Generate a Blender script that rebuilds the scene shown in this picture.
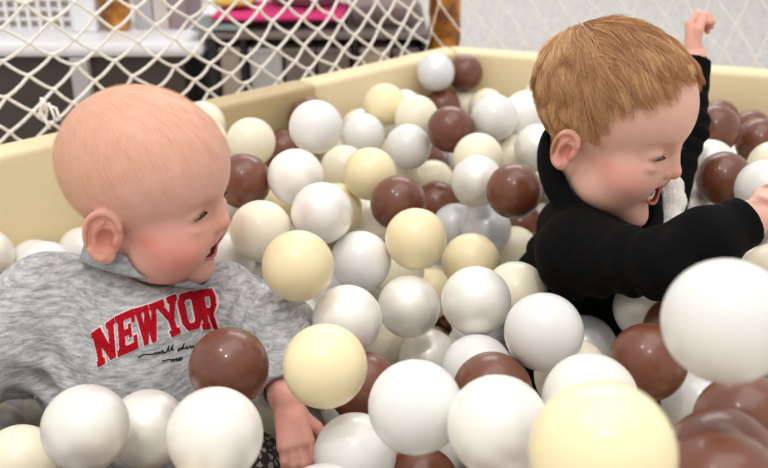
import bpy, bmesh, math, random
import numpy as np
from mathutils import Vector, Matrix
from mathutils.bvhtree import BVHTree

for o in list(bpy.data.objects):
    bpy.data.objects.remove(o, do_unlink=True)
scene = bpy.context.scene
col = scene.collection
random.seed(7)
rng = np.random.default_rng(11)

# ------------------------------------------------------------------ camera
IMG_W, IMG_H, FPX = 768.0, 468.0, 900.0
PITCH = math.radians(24.0)
CAM = np.array([0.0, 0.0, 0.77])
FWD = np.array([0.0, math.cos(PITCH), -math.sin(PITCH)])
UPV = np.array([0.0, math.sin(PITCH), math.cos(PITCH)])
RGT = np.array([1.0, 0.0, 0.0])
cam_data = bpy.data.cameras.new('camera')
cam_data.sensor_width = 36.0
cam_data.lens = 36.0 * FPX / IMG_W
cam_data.clip_start = 0.02
cam_data.clip_end = 60.0
cam_data.dof.use_dof = True
cam_data.dof.focus_distance = 0.84
cam_data.dof.aperture_fstop = 6.3
cam = bpy.data.objects.new('camera', cam_data)
cam.location = CAM
cam.rotation_euler = (math.radians(90.0) - PITCH, 0.0, 0.0)
col.objects.link(cam)
scene.camera = cam

# ------------------------------------------------------------------ light
world = bpy.data.worlds.new('world')
scene.world = world
world.use_nodes = True
bg = world.node_tree.nodes['Background']
bg.inputs[0].default_value = (1.0, 0.985, 0.965, 1.0)
bg.inputs[1].default_value = 0.84


def area_light(name, loc, target, size, power, color=(1, 1, 1), shape='SQUARE', size_y=None):
    d = bpy.data.lights.new(name, 'AREA')
    d.shape = shape
    d.size = size
    if size_y:
        d.size_y = size_y
    d.energy = power
    d.color = color
    o = bpy.data.objects.new(name, d)
    o.location = loc
    o.rotation_euler = (Vector(target) - Vector(loc)).to_track_quat('-Z', 'Y').to_euler()
    col.objects.link(o)
    return o


area_light('ceiling_panel_light', (0.3, 0.9, 2.7), (0.2, 1.0, 0.0), 2.2, 22.0, (1.0, 0.97, 0.93), 'RECTANGLE', 1.6)
area_light('ceiling_spot_light', (-0.15, -0.45, 2.55), (0.0, 0.8, 0.3), 0.14, 9.5, (1.0, 0.96, 0.90), 'DISK')
area_light('ceiling_downlight', (-0.75, 0.35, 2.55), (-0.1, 0.9, 0.3), 0.14, 6.0, (1.0, 0.97, 0.92), 'DISK')
area_light('room_light', (0.5, 4.5, 2.7), (0.5, 4.2, 0.0), 2.5, 60.0, (1.0, 0.98, 0.96), 'RECTANGLE', 2.0)

scene.view_settings.view_transform = 'Standard'
scene.view_settings.look = 'None'
scene.view_settings.gamma = 1.0
scene.view_settings.use_curve_mapping = False
scene.view_settings.exposure = -0.02


# ------------------------------------------------------------------ helpers
def W(px, py, z):
    """photo pixel + depth along the camera axis -> world point"""
    return CAM + z * (FWD + (px - 384.0) / FPX * RGT + (234.0 - py) / FPX * UPV)


def W_at_height(px, py, h):
    d = FWD + (px - 384.0) / FPX * RGT + (234.0 - py) / FPX * UPV
    return CAM + d * ((h - CAM[2]) / d[2])


def project(p):
    v = np.asarray(p, float) - CAM
    z = v @ FWD
    return 384.0 + FPX * (v @ RGT) / z, 234.0 - FPX * (v @ UPV) / z, z


def srgb(r, g, b):
    def f(c):
        c /= 255.0
        return c / 12.92 if c <= 0.04045 else ((c + 0.055) / 1.055) ** 2.4
    return (f(r), f(g), f(b))


def tag(o, label=None, cat=None, group=None, kind=None):
    if label:
        o['label'] = label
    if cat:
        o['category'] = cat
    if group:
        o['group'] = group
    if kind:
        o['kind'] = kind
    return o


def empty(name, loc=(0, 0, 0)):
    o = bpy.data.objects.new(name, None)
    o.empty_display_size = 0.05
    o.location = Vector(loc)
    col.objects.link(o)
    return o


def mesh_obj(name, verts, faces, mat=None, parent=None, smooth=True):
    me = bpy.data.meshes.new(name)
    if isinstance(verts, np.ndarray):
        verts = verts.tolist()
    if isinstance(faces, np.ndarray):
        faces = faces.tolist()
    me.from_pydata(verts, [], faces)
    me.update()
    if smooth:
        me.polygons.foreach_set('use_smooth', [True] * len(me.polygons))
    if mat:
        me.materials.append(mat)
    o = bpy.data.objects.new(name, me)
    col.objects.link(o)
    if parent:
        put_under(o, parent)
    return o


def put_under(o, parent):
    """parent while keeping the world place (parents here only carry a location)"""
    o.parent = parent
    off = Vector((0, 0, 0))
    p = parent
    while p:
        off += p.location
        p = p.parent
    o.location = o.location - off


def bm_obj(name, bm, mat=None, parent=None, smooth=False):
    me = bpy.data.meshes.new(name)
    bm.to_mesh(me)
    bm.free()
    if smooth:
        me.polygons.foreach_set('use_smooth', [True] * len(me.polygons))
    if mat:
        me.materials.append(mat)
    o = bpy.data.objects.new(name, me)
    col.objects.link(o)
    if parent:
        put_under(o, parent)
    return o


def box_obj(name, lo, hi, mat, parent=None, bevel=0.004, rotz=0.0):
    bm = bmesh.new()
    bmesh.ops.create_cube(bm, size=1.0)
    c = [(a + b) / 2 for a, b in zip(lo, hi)]
    s = [max(b - a, 1e-4) for a, b in zip(lo, hi)]
    bmesh.ops.scale(bm, vec=s, verts=bm.verts)
    if bevel:
        bmesh.ops.bevel(bm, geom=bm.edges[:], offset=min(bevel, min(s) * 0.45), segments=2, affect='EDGES', profile=0.5)
    bmesh.ops.rotate(bm, verts=bm.verts, cent=(0, 0, 0), matrix=Matrix.Rotation(rotz, 3, 'Z'))
    o = bm_obj(name, bm, mat, None, False)
    o.location = c
    if parent:
        put_under(o, parent)
    return o


def tube_geom(pts, rad, sides=6, closed=False):
    """vertices and faces of a tube through pts; rad is a number or one per point"""
    pts = np.asarray(pts, float)
    n = len(pts)
    if np.isscalar(rad):
        rad = np.full(n, rad)
    t = np.gradient(pts, axis=0)
    t /= np.linalg.norm(t, axis=1, keepdims=True) + 1e-12
    ref = np.array([0.0, 0.0, 1.0]) if abs(t[0][2]) < 0.9 else np.array([1.0, 0.0, 0.0])
    verts, faces = [], []
    u = np.cross(t[0], ref)
    u /= np.linalg.norm(u)
    for i in range(n):
        u = u - t[i] * (u @ t[i])
        u /= np.linalg.norm(u) + 1e-12
        v = np.cross(t[i], u)
        for k in range(sides):
            a = 2 * math.pi * k / sides
            verts.append(pts[i] + rad[i] * (math.cos(a) * u + math.sin(a) * v))
    for i in range(n - 1):
        for k in range(sides):
            k2 = (k + 1) % sides
            faces.append((i * sides + k, i * sides + k2, (i + 1) * sides + k2, (i + 1) * sides + k))
    faces.append(tuple(range(sides - 1, -1, -1)))
    faces.append(tuple((n - 1) * sides + k for k in range(sides)))
    return [tuple(v) for v in verts], faces


# ------------------------------------------------------------------ materials
def new_mat(name):
    m = bpy.data.materials.new(name)
    m.use_nodes = True
    nt = m.node_tree
    return m, nt, nt.nodes['Principled BSDF']


def plain_mat(name, rgb, rough=0.5, spec=0.5, noise=0.0, nscale=20.0, bump=0.0, metallic=0.0, coat=0.0, sss=0.0):
    m, nt, b = new_mat(name)
    b.inputs['Base Color'].default_value = (*rgb, 1)
    b.inputs['Roughness'].default_value = rough
    b.inputs['Specular IOR Level'].default_value = spec
    b.inputs['Metallic'].default_value = metallic
    b.inputs['Coat Weight'].default_value = coat
    if sss:
        b.inputs['Subsurface Weight'].default_value = sss
        b.inputs['Subsurface Radius'].default_value = (1.0, 0.8, 0.6)
        b.inputs['Subsurface Scale'].default_value = 0.004
    if noise or bump:
        tc = nt.nodes.new('ShaderNodeTexCoord')
        nz = nt.nodes.new('ShaderNodeTexNoise')
        nz.inputs['Scale'].default_value = nscale
        nz.inputs['Detail'].default_value = 5
        nt.links.new(tc.outputs['Object'], nz.inputs['Vector'])
        if noise:
            r = nt.nodes.new('ShaderNodeValToRGB')
            r.color_ramp.elements[0].position = 0.3
            r.color_ramp.elements[1].position = 0.7
            r.color_ramp.elements[0].color = (*[c * (1 - noise) for c in rgb], 1)
            r.color_ramp.elements[1].color = (*[min(1, c * (1 + noise)) for c in rgb], 1)
            nt.links.new(nz.outputs['Fac'], r.inputs['Fac'])
            nt.links.new(r.outputs['Color'], b.inputs['Base Color'])
        if bump:
            bp = nt.nodes.new('ShaderNodeBump')
            bp.inputs['Strength'].default_value = bump
            bp.inputs['Distance'].default_value = 0.002
            nt.links.new(nz.outputs['Fac'], bp.inputs['Height'])
            nt.links.new(bp.outputs['Normal'], b.inputs['Normal'])
    return m


def attr_mat(name, rough=0.5, sss=0.0, spec=0.5, sheen=0.0, bump=0.0, bscale=300.0):
    """base colour from the mesh's own colour attribute"""
    m, nt, b = new_mat(name)
    a = nt.nodes.new('ShaderNodeVertexColor')
    a.layer_name = 'Col'
    nt.links.new(a.outputs['Color'], b.inputs['Base Color'])
    b.inputs['Roughness'].default_value = rough
    b.inputs['Specular IOR Level'].default_value = spec
    if sss:
        b.inputs['Subsurface Weight'].default_value = sss
        b.inputs['Subsurface Radius'].default_value = (1.0, 0.35, 0.2)
        b.inputs['Subsurface Scale'].default_value = 0.006
    if sheen:
        b.inputs['Sheen Weight'].default_value = sheen
    if bump:
        tc = nt.nodes.new('ShaderNodeTexCoord')
        nz = nt.nodes.new('ShaderNodeTexNoise')
        nz.inputs['Scale'].default_value = bscale
        nz.inputs['Detail'].default_value = 3
        nt.links.new(tc.outputs['Object'], nz.inputs['Vector'])
        bp = nt.nodes.new('ShaderNodeBump')
        bp.inputs['Strength'].default_value = bump
        bp.inputs['Distance'].default_value = 0.001
        nt.links.new(nz.outputs['Fac'], bp.inputs['Height'])
        nt.links.new(bp.outputs['Normal'], b.inputs['Normal'])
    return m


def set_colors(o, rgb):
    me = o.data
    ca = me.color_attributes.new('Col', 'FLOAT_COLOR', 'POINT')
    a = np.ones((len(me.vertices), 4), np.float32)
    a[:, :3] = rgb
    ca.data.foreach_set('color', a.ravel())


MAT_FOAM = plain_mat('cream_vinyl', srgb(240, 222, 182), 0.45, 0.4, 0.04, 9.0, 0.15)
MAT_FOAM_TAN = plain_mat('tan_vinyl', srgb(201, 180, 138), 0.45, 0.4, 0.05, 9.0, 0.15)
MAT_PITBASE = plain_mat('pit_mat_vinyl', srgb(214, 190, 146), 0.5, 0.4, 0.05, 9.0)
MAT_CORD = plain_mat('net_cord', srgb(244, 240, 232), 0.75, 0.2, 0.05, 300.0)


def carpet_mat():
    m, nt, b = new_mat('grey_speckled_carpet')
    tc = nt.nodes.new('ShaderNodeTexCoord')
    n1 = nt.nodes.new('ShaderNodeTexNoise')
    n1.inputs['Scale'].default_value = 38.0
    n1.inputs['Detail'].default_value = 8
    n1.inputs['Roughness'].default_value = 0.75
    r = nt.nodes.new('ShaderNodeValToRGB')
    r.color_ramp.elements[0].position = 0.36
    r.color_ramp.elements[1].position = 0.64
    r.color_ramp.elements[0].color = (*srgb(156, 153, 150), 1)
    r.color_ramp.elements[1].color = (*srgb(204, 202, 198), 1)
    nt.links.new(tc.outputs['Object'], n1.inputs['Vector'])
    nt.links.new(n1.outputs['Fac'], r.inputs['Fac'])
    nt.links.new(r.outputs['Color'], b.inputs['Base Color'])
    b.inputs['Roughness'].default_value = 0.95
    b.inputs['Specular IOR Level'].default_value = 0.1
    bp = nt.nodes.new('ShaderNodeBump')
    bp.inputs['Strength'].default_value = 0.4
    bp.inputs['Distance'].default_value = 0.004
    nt.links.new(n1.outputs['Fac'], bp.inputs['Height'])
    nt.links.new(bp.outputs['Normal'], b.inputs['Normal'])
    return m


MAT_CARPET = carpet_mat()

# ------------------------------------------------------------------ structure
fl = box_obj('floor', (-4.0, -2.0, -0.1), (5.0, 8.0, -0.002), MAT_CARPET, None, 0.0)
tag(fl, kind='structure')
MAT_WALL = plain_mat('white_wall_paint', srgb(226, 222, 216), 0.9, 0.2, 0.02, 3.0)
wb = box_obj('wall_back', (-4.0, 7.9, 0.0), (5.0, 8.0, 2.8), MAT_WALL, None, 0.0)
tag(wb, kind='structure')

# ------------------------------------------------------------------ ball pit
WALL_H = 0.378
WALL_T = 0.05
outer = [W_at_height(0, 143, WALL_H)[:2], W_at_height(297, 78.5, WALL_H)[:2], W_at_height(448, 45, WALL_H)[:2],
         W_at_height(768, 68, WALL_H)[:2]]
d0 = outer[0] - outer[1]
d0 /= np.linalg.norm(d0)
d3 = outer[3] - outer[2]
d3 /= np.linalg.norm(d3)
kink = W_at_height(180, 104, WALL_H)[:2]
left_end = outer[0] + d0 * 0.22
right_end = outer[3] + d3 * 0.28
POLY = [left_end, kink, outer[1], outer[2], right_end, right_end + np.array([0.12, -0.75]),
        np.array([0.55, -0.32]), np.array([-0.55, -0.32]), left_end + np.array([-0.08, -0.62])]


def offset_poly(poly, d):
    n = len(poly)
    out = []
    for i in range(n):
        a, b, c = poly[i - 1], poly[i], poly[(i + 1) % n]
        e1, e2 = b - a, c - b
        e1 = e1 / np.linalg.norm(e1)
        e2 = e2 / np.linalg.norm(e2)
        n1 = np.array([e1[1], -e1[0]])
        n2 = np.array([e2[1], -e2[0]])
        m = (n1 + n2)
        m /= max(1e-6, m @ n1)
        out.append(b + m * d)
    return out


INNER = offset_poly(POLY, WALL_T)
cx = np.mean([p[0] for p in POLY])
cy = np.mean([p[1] for p in POLY])
pit = empty('ball_pit', (cx, cy, 0.0))
tag(pit, 'soft foam play pit with cream and tan padded side panels full of balls', 'ball pit')


def foam_panel(a, b, ai, bi, mat, h=WALL_H):
    bm = bmesh.new()
    q = [(*a, 0.0), (*b, 0.0), (*bi, 0.0), (*ai, 0.0)]
    lo = [bm.verts.new(v) for v in q]
    hi = [bm.verts.new((v[0], v[1], h)) for v in q]
    bm.faces.new(lo[::-1])
    bm.faces.new(hi)
    for i in range(4):
        j = (i + 1) % 4
        bm.faces.new((lo[i], lo[j], hi[j], hi[i]))
    bmesh.ops.recalc_face_normals(bm, faces=bm.faces[:])
    bmesh.ops.bevel(bm, geom=bm.edges[:], offset=0.008, segments=3, affect='EDGES', profile=0.5)
    return bm_obj('foam_panel', bm, mat, pit, False)


for i in range(len(POLY)):
    j = (i + 1) % len(POLY)
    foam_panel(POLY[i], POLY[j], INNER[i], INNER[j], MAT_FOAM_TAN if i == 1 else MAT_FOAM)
bm = bmesh.new()
lo = [bm.verts.new((*p, 0.0)) for p in INNER]
f = bm.faces.new(lo)
r = bmesh.ops.extrude_face_region(bm, geom=[f])
bmesh.ops.translate(bm, vec=(0, 0, 0.03), verts=[v for v in r['geom'] if isinstance(v, bmesh.types.BMVert)])
bmesh.ops.recalc_face_normals(bm, faces=bm.faces[:])
bm_obj('base_mat', bm, MAT_PITBASE, pit)


# ------------------------------------------------------------------ nets
def make_net(label, path, z0, z1, half_w, half_h, shear, seed, gather=None, rad=0.0025):
    """diamond rope net hanging along a 2-D path; every cord is a part of its own"""
    rg = np.random.default_rng(seed)
    path = [np.asarray(p, float) for p in path]
    seg = [np.linalg.norm(path[i + 1] - path[i]) for i in range(len(path) - 1)]
    total = sum(seg)

    def at(u):
        u = min(max(u, 0.0), total)
        for i, s in enumerate(seg):
            if u <= s or i == len(seg) - 1:
                return path[i] + (path[i + 1] - path[i]) * (u / s)
            u -= s
    nu = int(total / half_w)
    nv = int((z1 - z0) / half_h)
    nodes = {}
    root = empty('safety_net', (*path[0], z0))
    tag(root, label, 'net')
    nrm = np.array([-(path[-1] - path[0])[1], (path[-1] - path[0])[0]])
    nrm /= np.linalg.norm(nrm)
    for i in range(nu + 1):
        for j in range(nv + 1):
            if (i + j) % 2:
                continue
            v = z0 + j * half_h
            t = i * half_w / total
            u = i * half_w + shear(t) * (v - z0)
            u += rg.normal(0, half_w * 0.07)
            v += rg.normal(0, half_h * 0.10) if j else 0.0
            p2 = at(u) + nrm * (0.012 * math.sin(5 * t + 9 * (v - z0)) + rg.normal(0, 0.003))
            p = np.array([p2[0], p2[1], v])
            if gather is not None:
                g, gr = gather
                dd = np.linalg.norm(p - g)
                w = math.exp(-(dd / gr) ** 2)
                p = p + (g - p) * 0.55 * w
            nodes[(i, j)] = p
    for sgn in (1, -1):
        starts = [(i, 0) for i in range(nu + 1)] + [(0 if sgn > 0 else nu, j) for j in range(1, nv + 1)]
        for (i, j) in starts:
            pts = []
            while (i, j) in nodes:
                pts.append(nodes[(i, j)])
                i += sgn
                j += 1
            if len(pts) < 3:
                continue
            fine = []
            for k in range(len(pts) - 1):
                a, b = pts[k], pts[k + 1]
                bow = rg.normal(0, 0.0011, 3)
                for s in range(3):
                    t = s / 3.0
                    fine.append(a + (b - a) * t + bow * math.sin(math.pi * t) + np.array([0, 0, -0.0025]) * math.sin(math.pi * t))
            fine.append(pts[-1])
            v, f = tube_geom(fine, rad, 6)
            mesh_obj('cord', v, f, MAT_CORD, root)
    # knots
    bm = bmesh.new()
    for p in nodes.values():
        bmesh.ops.create_icosphere(bm, subdivisions=1, radius=rad * 1.75,
                                   matrix=Matrix.Translation(Vector(p)) @ Matrix.Diagonal((1.25, 1.0, 0.9, 1.0)))
    k = bm_obj('knots', bm, MAT_CORD, root, True)
    k['kind'] = 'stuff'
    # border rope at the foot
    v, f = tube_geom([np.array([*at(u), z0 + 0.004 * math.sin(u * 40)]) for u in np.linspace(0, total, 60)], rad * 1.3, 6)
    mesh_obj('border_rope', v, f, MAT_CORD, root)
    return root, at


OUT2 = offset_poly(POLY, -0.03)
net_left, at_left = make_net('white rope net standing beside the tan panel, in front of the white bench',
                             [OUT2[0] + d0 * 0.05, OUT2[1], OUT2[2], OUT2[3] + np.array([-0.03, 0.015])], 0.352, 0.98, 0.034, 0.025,
                             lambda t: 0.10 - 0.55 * max(0, t - 0.35), 3,
                             gather=(np.append(W_at_height(46, 103, 0.435)[:2], 0.435), 0.045))
OUT3 = offset_poly(POLY, -0.06)
net_right, at_right = make_net('sparse white rope net hanging behind the boy in front of the grey carpet',
                               [OUT3[3] + np.array([-0.03, 0.0]), OUT3[4]], 0.34, 1.0, 0.032, 0.055,
                               lambda t: -0.30, 5, rad=0.0013)

# tied bundle on the left net
kn = np.append(W_at_height(46, 103, 0.435)[:2], 0.435)
vs, fs = [], []
rg = np.random.default_rng(2)
for k in range(6):
    a = kn + np.array([rg.normal(0, 0.004), -0.004 + rg.normal(0, 0.002), rg.normal(0, 0.004)])
    ang = -math.pi / 2 + (k - 2.5) * 0.28
    L = rg.uniform(0.02, 0.038)
    b = kn + np.array([math.cos(ang) * L, -0.006 + rg.normal(0, 0.004), math.sin(ang) * L])
    m = (a + b) / 2 + rg.normal(0, 0.005, 3)
    v, f = tube_geom([a, (a + m) / 2, m, (m + b) / 2, b], 0.0021, 6)
    off = len(vs)
    vs += v
    fs += [tuple(i + off for i in q) for q in f]
mesh_obj('tied_bundle', vs, fs, MAT_CORD, net_left)

# ------------------------------------------------------------------ things behind the net
M_WHITE = plain_mat('white_laminate', srgb(238, 238, 240), 0.4, 0.4, 0.02, 6.0)
M_DARK = plain_mat('dark_taupe_front', srgb(78, 70, 65), 0.7, 0.3, 0.08, 14.0)
M_LGREY = plain_mat('light_grey_plastic', srgb(186, 184, 186), 0.5, 0.4, 0.03, 8.0)
M_BEIGE = plain_mat('beige_card', srgb(178, 162, 148), 0.8, 0.2, 0.06, 10.0)
M_TAUPE = plain_mat('taupe_fabric', srgb(122, 110, 106), 0.9, 0.2, 0.08, 40.0, 0.2)
M_LILAC = plain_mat('lilac_grey_fabric', srgb(158, 140, 144), 0.9, 0.2, 0.08, 40.0, 0.2)
M_PINK = plain_mat('pink_felt', srgb(214, 62, 122), 0.9, 0.2, 0.06, 30.0)
M_YELLOW = plain_mat('mustard_felt', srgb(214, 178, 96), 0.9, 0.2, 0.06, 30.0)
M_TEAL = plain_mat('grey_green_cover', srgb(132, 142, 136), 0.8, 0.2, 0.06, 30.0)
M_PAPER = plain_mat('pale_paper', srgb(208, 200, 196), 0.8, 0.2, 0.05, 30.0)
M_BLACK = plain_mat('black_edge', srgb(38, 36, 38), 0.6, 0.3, 0.05, 30.0)


def amber_mat():
    m, nt, b = new_mat('amber_mottled_glaze')
    tc = nt.nodes.new('ShaderNodeTexCoord')
    n = nt.nodes.new('ShaderNodeTexNoise')
    n.inputs['Scale'].default_value = 22.0
    n.inputs['Detail'].default_value = 3
    r = nt.nodes.new('ShaderNodeValToRGB')
    r.color_ramp.elements[0].position = 0.38
    r.color_ramp.elements[0].color = (*srgb(120, 66, 22), 1)
    r.color_ramp.elements[1].position = 0.6
    r.color_ramp.elements[1].color = (*srgb(214, 144, 48), 1)
    nt.links.new(tc.outputs['Object'], n.inputs['Vector'])
    nt.links.new(n.outputs['Fac'], r.inputs['Fac'])
    nt.links.new(r.outputs['Color'], b.inputs['Base Color'])
    b.inputs['Roughness'].default_value = 0.35
    return m


M_AMBER = amber_mat()

ZB = 1.95            # depth of the bench front


def px_x(px, z):
    return (px - 384.0) / FPX * z


def W_z_at(px, py, Y):
    d = FWD + (px - 384.0) / FPX * RGT + (234.0 - py) / FPX * UPV
    return CAM + d * (Y / d[1])


def front(px0, py0, px1, py1, Y):
    """x and z range that a photo rectangle covers on a vertical plane y = Y"""
    pm = (py0 + py1) / 2
    return W_z_at(px0, pm, Y)[0], W_z_at(px1, pm, Y)[0], W_z_at(px0, py1, Y)[2], W_z_at(px1, py0, Y)[2]


Yb = 1.95
# low white bench with a dark front
x0, x1, _, ztop = front(-60, 44, 205, 120, Yb)
bench = empty('low_bench', ((x0 + x1) / 2, Yb + 0.2, 0))
tag(bench, 'low white-topped bench with dark taupe front behind the rope net', 'bench')
box_obj('carcass', (x0 + 0.03, Yb + 0.03, 0.0), (x1 - 0.05, Yb + 0.45, ztop - 0.03), M_DARK, bench)
box_obj('top_board', (x0, Yb, ztop - 0.03), (x1, Yb + 0.5, ztop), M_WHITE, bench, 0.012)
lx0, lx1, _, _ = front(70, 55, 88, 90, Yb)
box_obj('leg', (lx0, Yb + 0.0, 0.0), (lx1, Yb + 0.029, ztop - 0.031), M_LGREY, bench, 0.004)

# checked crate on the bench: white lattice with beige cells
Yc = Yb + 0.14
cx0, cx1, cz0, cz1 = front(-30, -22, 72, 35, Yc)
crate = empty('lattice_crate', ((cx0 + cx1) / 2, Yc + 0.1, ztop))
tag(crate, 'white lattice crate with beige panels on the white bench', 'crate')
box_obj('liner', (cx0 + 0.004, Yc + 0.012, ztop + 0.003), (cx1 - 0.004, Yc + 0.2, cz1 - 0.01), M_BEIGE, crate)
n = 9
for i in range(n + 1):
    x = cx0 + (cx1 - cx0 - 0.008) * i / n
    box_obj('slat', (x, Yc, ztop), (x + 0.008, Yc + 0.006, cz1), M_WHITE, crate, 0.001)
for i in range(6):
    z = ztop + (cz1 - ztop - 0.008) * i / 5
    box_obj('slat', (cx0, Yc + 0.0061, z), (cx1, Yc + 0.0115, z + 0.008), M_WHITE, crate, 0.001)

# white box beside the crate
wx0, wx1, wz0, wz1 = front(73, -20, 97, 33, Yc)
o = box_obj('storage_box', (wx0, Yc - 0.02, ztop), (wx1, Yc + 0.14, wz1), M_WHITE, None, 0.006)
tag(o, 'plain white box standing between the lattice crate and an amber jar', 'box')


def lathe(name, prof, mat, parent, seg=24):
    vs, fs = [], []
    for (r, z) in prof:
        for k in range(seg):
            a = 2 * math.pi * k / seg
            vs.append((r * math.cos(a), r * math.sin(a), z))
    for i in range(len(prof) - 1):
        for k in range(seg):
            k2 = (k + 1) % seg
            fs.append((i * seg + k, i * seg + k2, (i + 1) * seg + k2, (i + 1) * seg + k))
    fs.append(tuple(range(seg - 1, -1, -1)))
    fs.append(tuple((len(prof) - 1) * seg + k for k in range(seg)))
    return mesh_obj(name, vs, fs, mat, parent)


jx0, jx1, jz0, jz1 = front(98, -20, 128, 28, Yc)
jr = (jx1 - jx0) / 2
jar = lathe('amber_jar', [(jr * .72, 0), (jr * .9, .012), (jr, .05), (jr, .12), (jr * .8, .16), (jr * .6, .17), (jr * .62, .19)], M_AMBER, None)
jar.location = ((jx0 + jx1) / 2, Yc + jr * 0.4, ztop)
tag(jar, 'mottled amber jar standing on the white bench', 'jar')

# pale folders standing on the bench
for i, (a, b, m, hgt) in enumerate([(132, 150, M_LGREY, 0.2), (151, 166, M_PAPER, 0.19), (167, 184, M_LILAC, 0.21)]):
    fx0, fx1, _, _ = front(a, 0, b, 30, Yc)
    o = box_obj('folder', (fx0, Yc + 0.02, ztop), (fx1, Yc + 0.22, ztop + hgt), m, None, 0.003)
    tag(o, ['light grey folder standing next to the amber jar', 'pale paper folder standing between the grey and lilac folders',
            'lilac grey folder standing at the end of the bench'][i], 'folder')

# shelf unit to the right of the bench
sx0, sx1, _, sz = front(207, 36, 428, 100, Yb)
shelf = empty('storage_shelf', ((sx0 + sx1) / 2, Yb + 0.2, 0))
tag(shelf, 'low open storage shelf with black uprights beyond the net', 'shelf')
zt = sz - 0.012
box_obj('top_board', (sx0, Yb + 0.02, zt), (sx1, Yb + 0.42, sz), M_TAUPE, shelf, 0.003)
box_obj('back_panel', (sx0, Yb + 0.41, 0.0), (sx1, Yb + 0.425, zt), M_BLACK, shelf, 0.002)
for a in (207, 237, 352, 423):
    ux0, ux1, _, _ = front(a, 0, a + 5, 30, Yb)
    box_obj('upright', (ux0, Yb + 0.02, 0.0), (ux1, Yb + 0.41, zt), M_BLACK, shelf, 0.002)
box_obj('lower_board', (sx0 + 0.012, Yb + 0.021, 0.06), (sx1 - 0.012, Yb + 0.409, 0.075), M_TAUPE, shelf, 0.002)
for i, (a, b, m, lab) in enumerate([
        (213, 235, M_BEIGE, 'beige card box between the two black uprights of the shelf'),
        (244, 278, M_LGREY, 'light grey plastic box on the open shelf'),
        (281, 312, M_TAUPE, 'taupe fabric bin beside the light grey box'),
        (315, 349, M_TAUPE, 'taupe fabric bin beside the middle black upright'),
        (359, 390, M_BEIGE, 'brownish beige bin between the middle and end uprights'),
        (393, 420, M_TAUPE, 'taupe fabric bin at the end of the shelf near the amber stool')]):
    bx0, bx1, _, _ = front(a, 0, b, 30, Yb)
    root = empty('storage_bin', ((bx0 + bx1) / 2, Yb + 0.15, 0.0752))
    tag(root, lab, 'bin', 'bins on the low shelf')
    box_obj('body', (bx0, Yb + 0.035, 0.0755), (bx1, Yb + 0.38, zt - 0.03), m, root, 0.006)
    box_obj('rim', (bx0 - 0.002, Yb + 0.032, zt - 0.034), (bx1 + 0.002, Yb + 0.383, zt - 0.022), m, root, 0.003)


def folded(name, x0, x1, y0, y1, z, th, mat, lab, cat, wav=0.006, seed=0):
    """soft folded cloth: slab with an uneven edge"""
    rg = np.random.default_rng(seed)
    nx, ny = 24, 8
    vs, fs = [], []
    ph = rg.uniform(0, 6, 4)
    for s in (0, 1):
        for i in range(nx + 1):
            for j in range(ny + 1):
                u, v = i / nx, j / ny
                edge = min(u, 1 - u, v, 1 - v)
                rd = min(1.0, edge * 9)
                h = th * (0.5 + 0.5 * math.sqrt(rd)) if s else th * 0.5 * (1 - math.sqrt(rd))
                x = x0 + (x1 - x0) * u
                y = y0 + (y1 - y0) * v + wav * math.sin(9 * u + ph[0]) * (1 - v)
                zz = z + h + (wav * 0.5 * (1 + math.sin(11 * u + ph[1] + 3 * v)) if s else 0)
                vs.append((x, y, zz))
    N = (nx + 1) * (ny + 1)
    idx = lambda s, i, j: s * N + i * (ny + 1) + j
    for i in range(nx):
        for j in range(ny):
            fs.append((idx(1, i, j), idx(1, i + 1, j), idx(1, i + 1, j + 1), idx(1, i, j + 1)))
            fs.append((idx(0, i, j), idx(0, i, j + 1), idx(0, i + 1, j + 1), idx(0, i + 1, j)))
    for i in range(nx):
        fs.append((idx(0, i, 0), idx(0, i + 1, 0), idx(1, i + 1, 0), idx(1, i, 0)))
        fs.append((idx(0, i, ny), idx(1, i, ny), idx(1, i + 1, ny), idx(0, i + 1, ny)))
    for j in range(ny):
        fs.append((idx(0, 0, j), idx(1, 0, j), idx(1, 0, j + 1), idx(0, 0, j + 1)))
        fs.append((idx(0, nx, j), idx(0, nx, j + 1), idx(1, nx, j + 1), idx(1, nx, j)))
    o = mesh_obj(name, vs, fs, mat)
    return tag(o, lab, cat)


a0, a1, _, _ = front(186, 0, 236, 30, Yb)
folded('folded_cloth', a0, a1, Yb + 0.03, Yb + 0.2, sz, 0.012, M_TEAL, 'grey green cloth folded flat under the pink felt', 'cloth', 0.003, 1)
b0, b1, _, _ = front(196, 0, 345, 30, Yb)
folded('felt_sheet', b0 + 0.02, b1, Yb + 0.05, Yb + 0.24, sz + 0.0165, 0.018, M_PINK, 'bright pink felt lying across the low shelf', 'felt', 0.004, 2)
c0, c1, _, _ = front(206, 0, 245, 30, Yb)
folded('folded_cloth', c0, c1, Yb + 0.10, Yb + 0.24, sz + 0.0402, 0.02, M_YELLOW, 'mustard yellow cloth folded on top of the pink felt', 'cloth', 0.004, 3)
e0, e1, _, _ = front(258, 0, 342, 30, Yb)
folded('folded_blanket', e0, e1, Yb + 0.11, Yb + 0.36, sz + 0.0402, 0.09, M_LILAC, 'thick lilac grey blanket folded on the pink felt', 'blanket', 0.006, 4)
g0, g1, _, _ = front(349, 0, 420, 30, Yb)
folded('folded_blanket', g0, g1, Yb + 0.06, Yb + 0.36, sz, 0.10, M_LILAC, 'thick lilac grey blanket folded at the end of the shelf', 'blanket', 0.006, 5)

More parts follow.
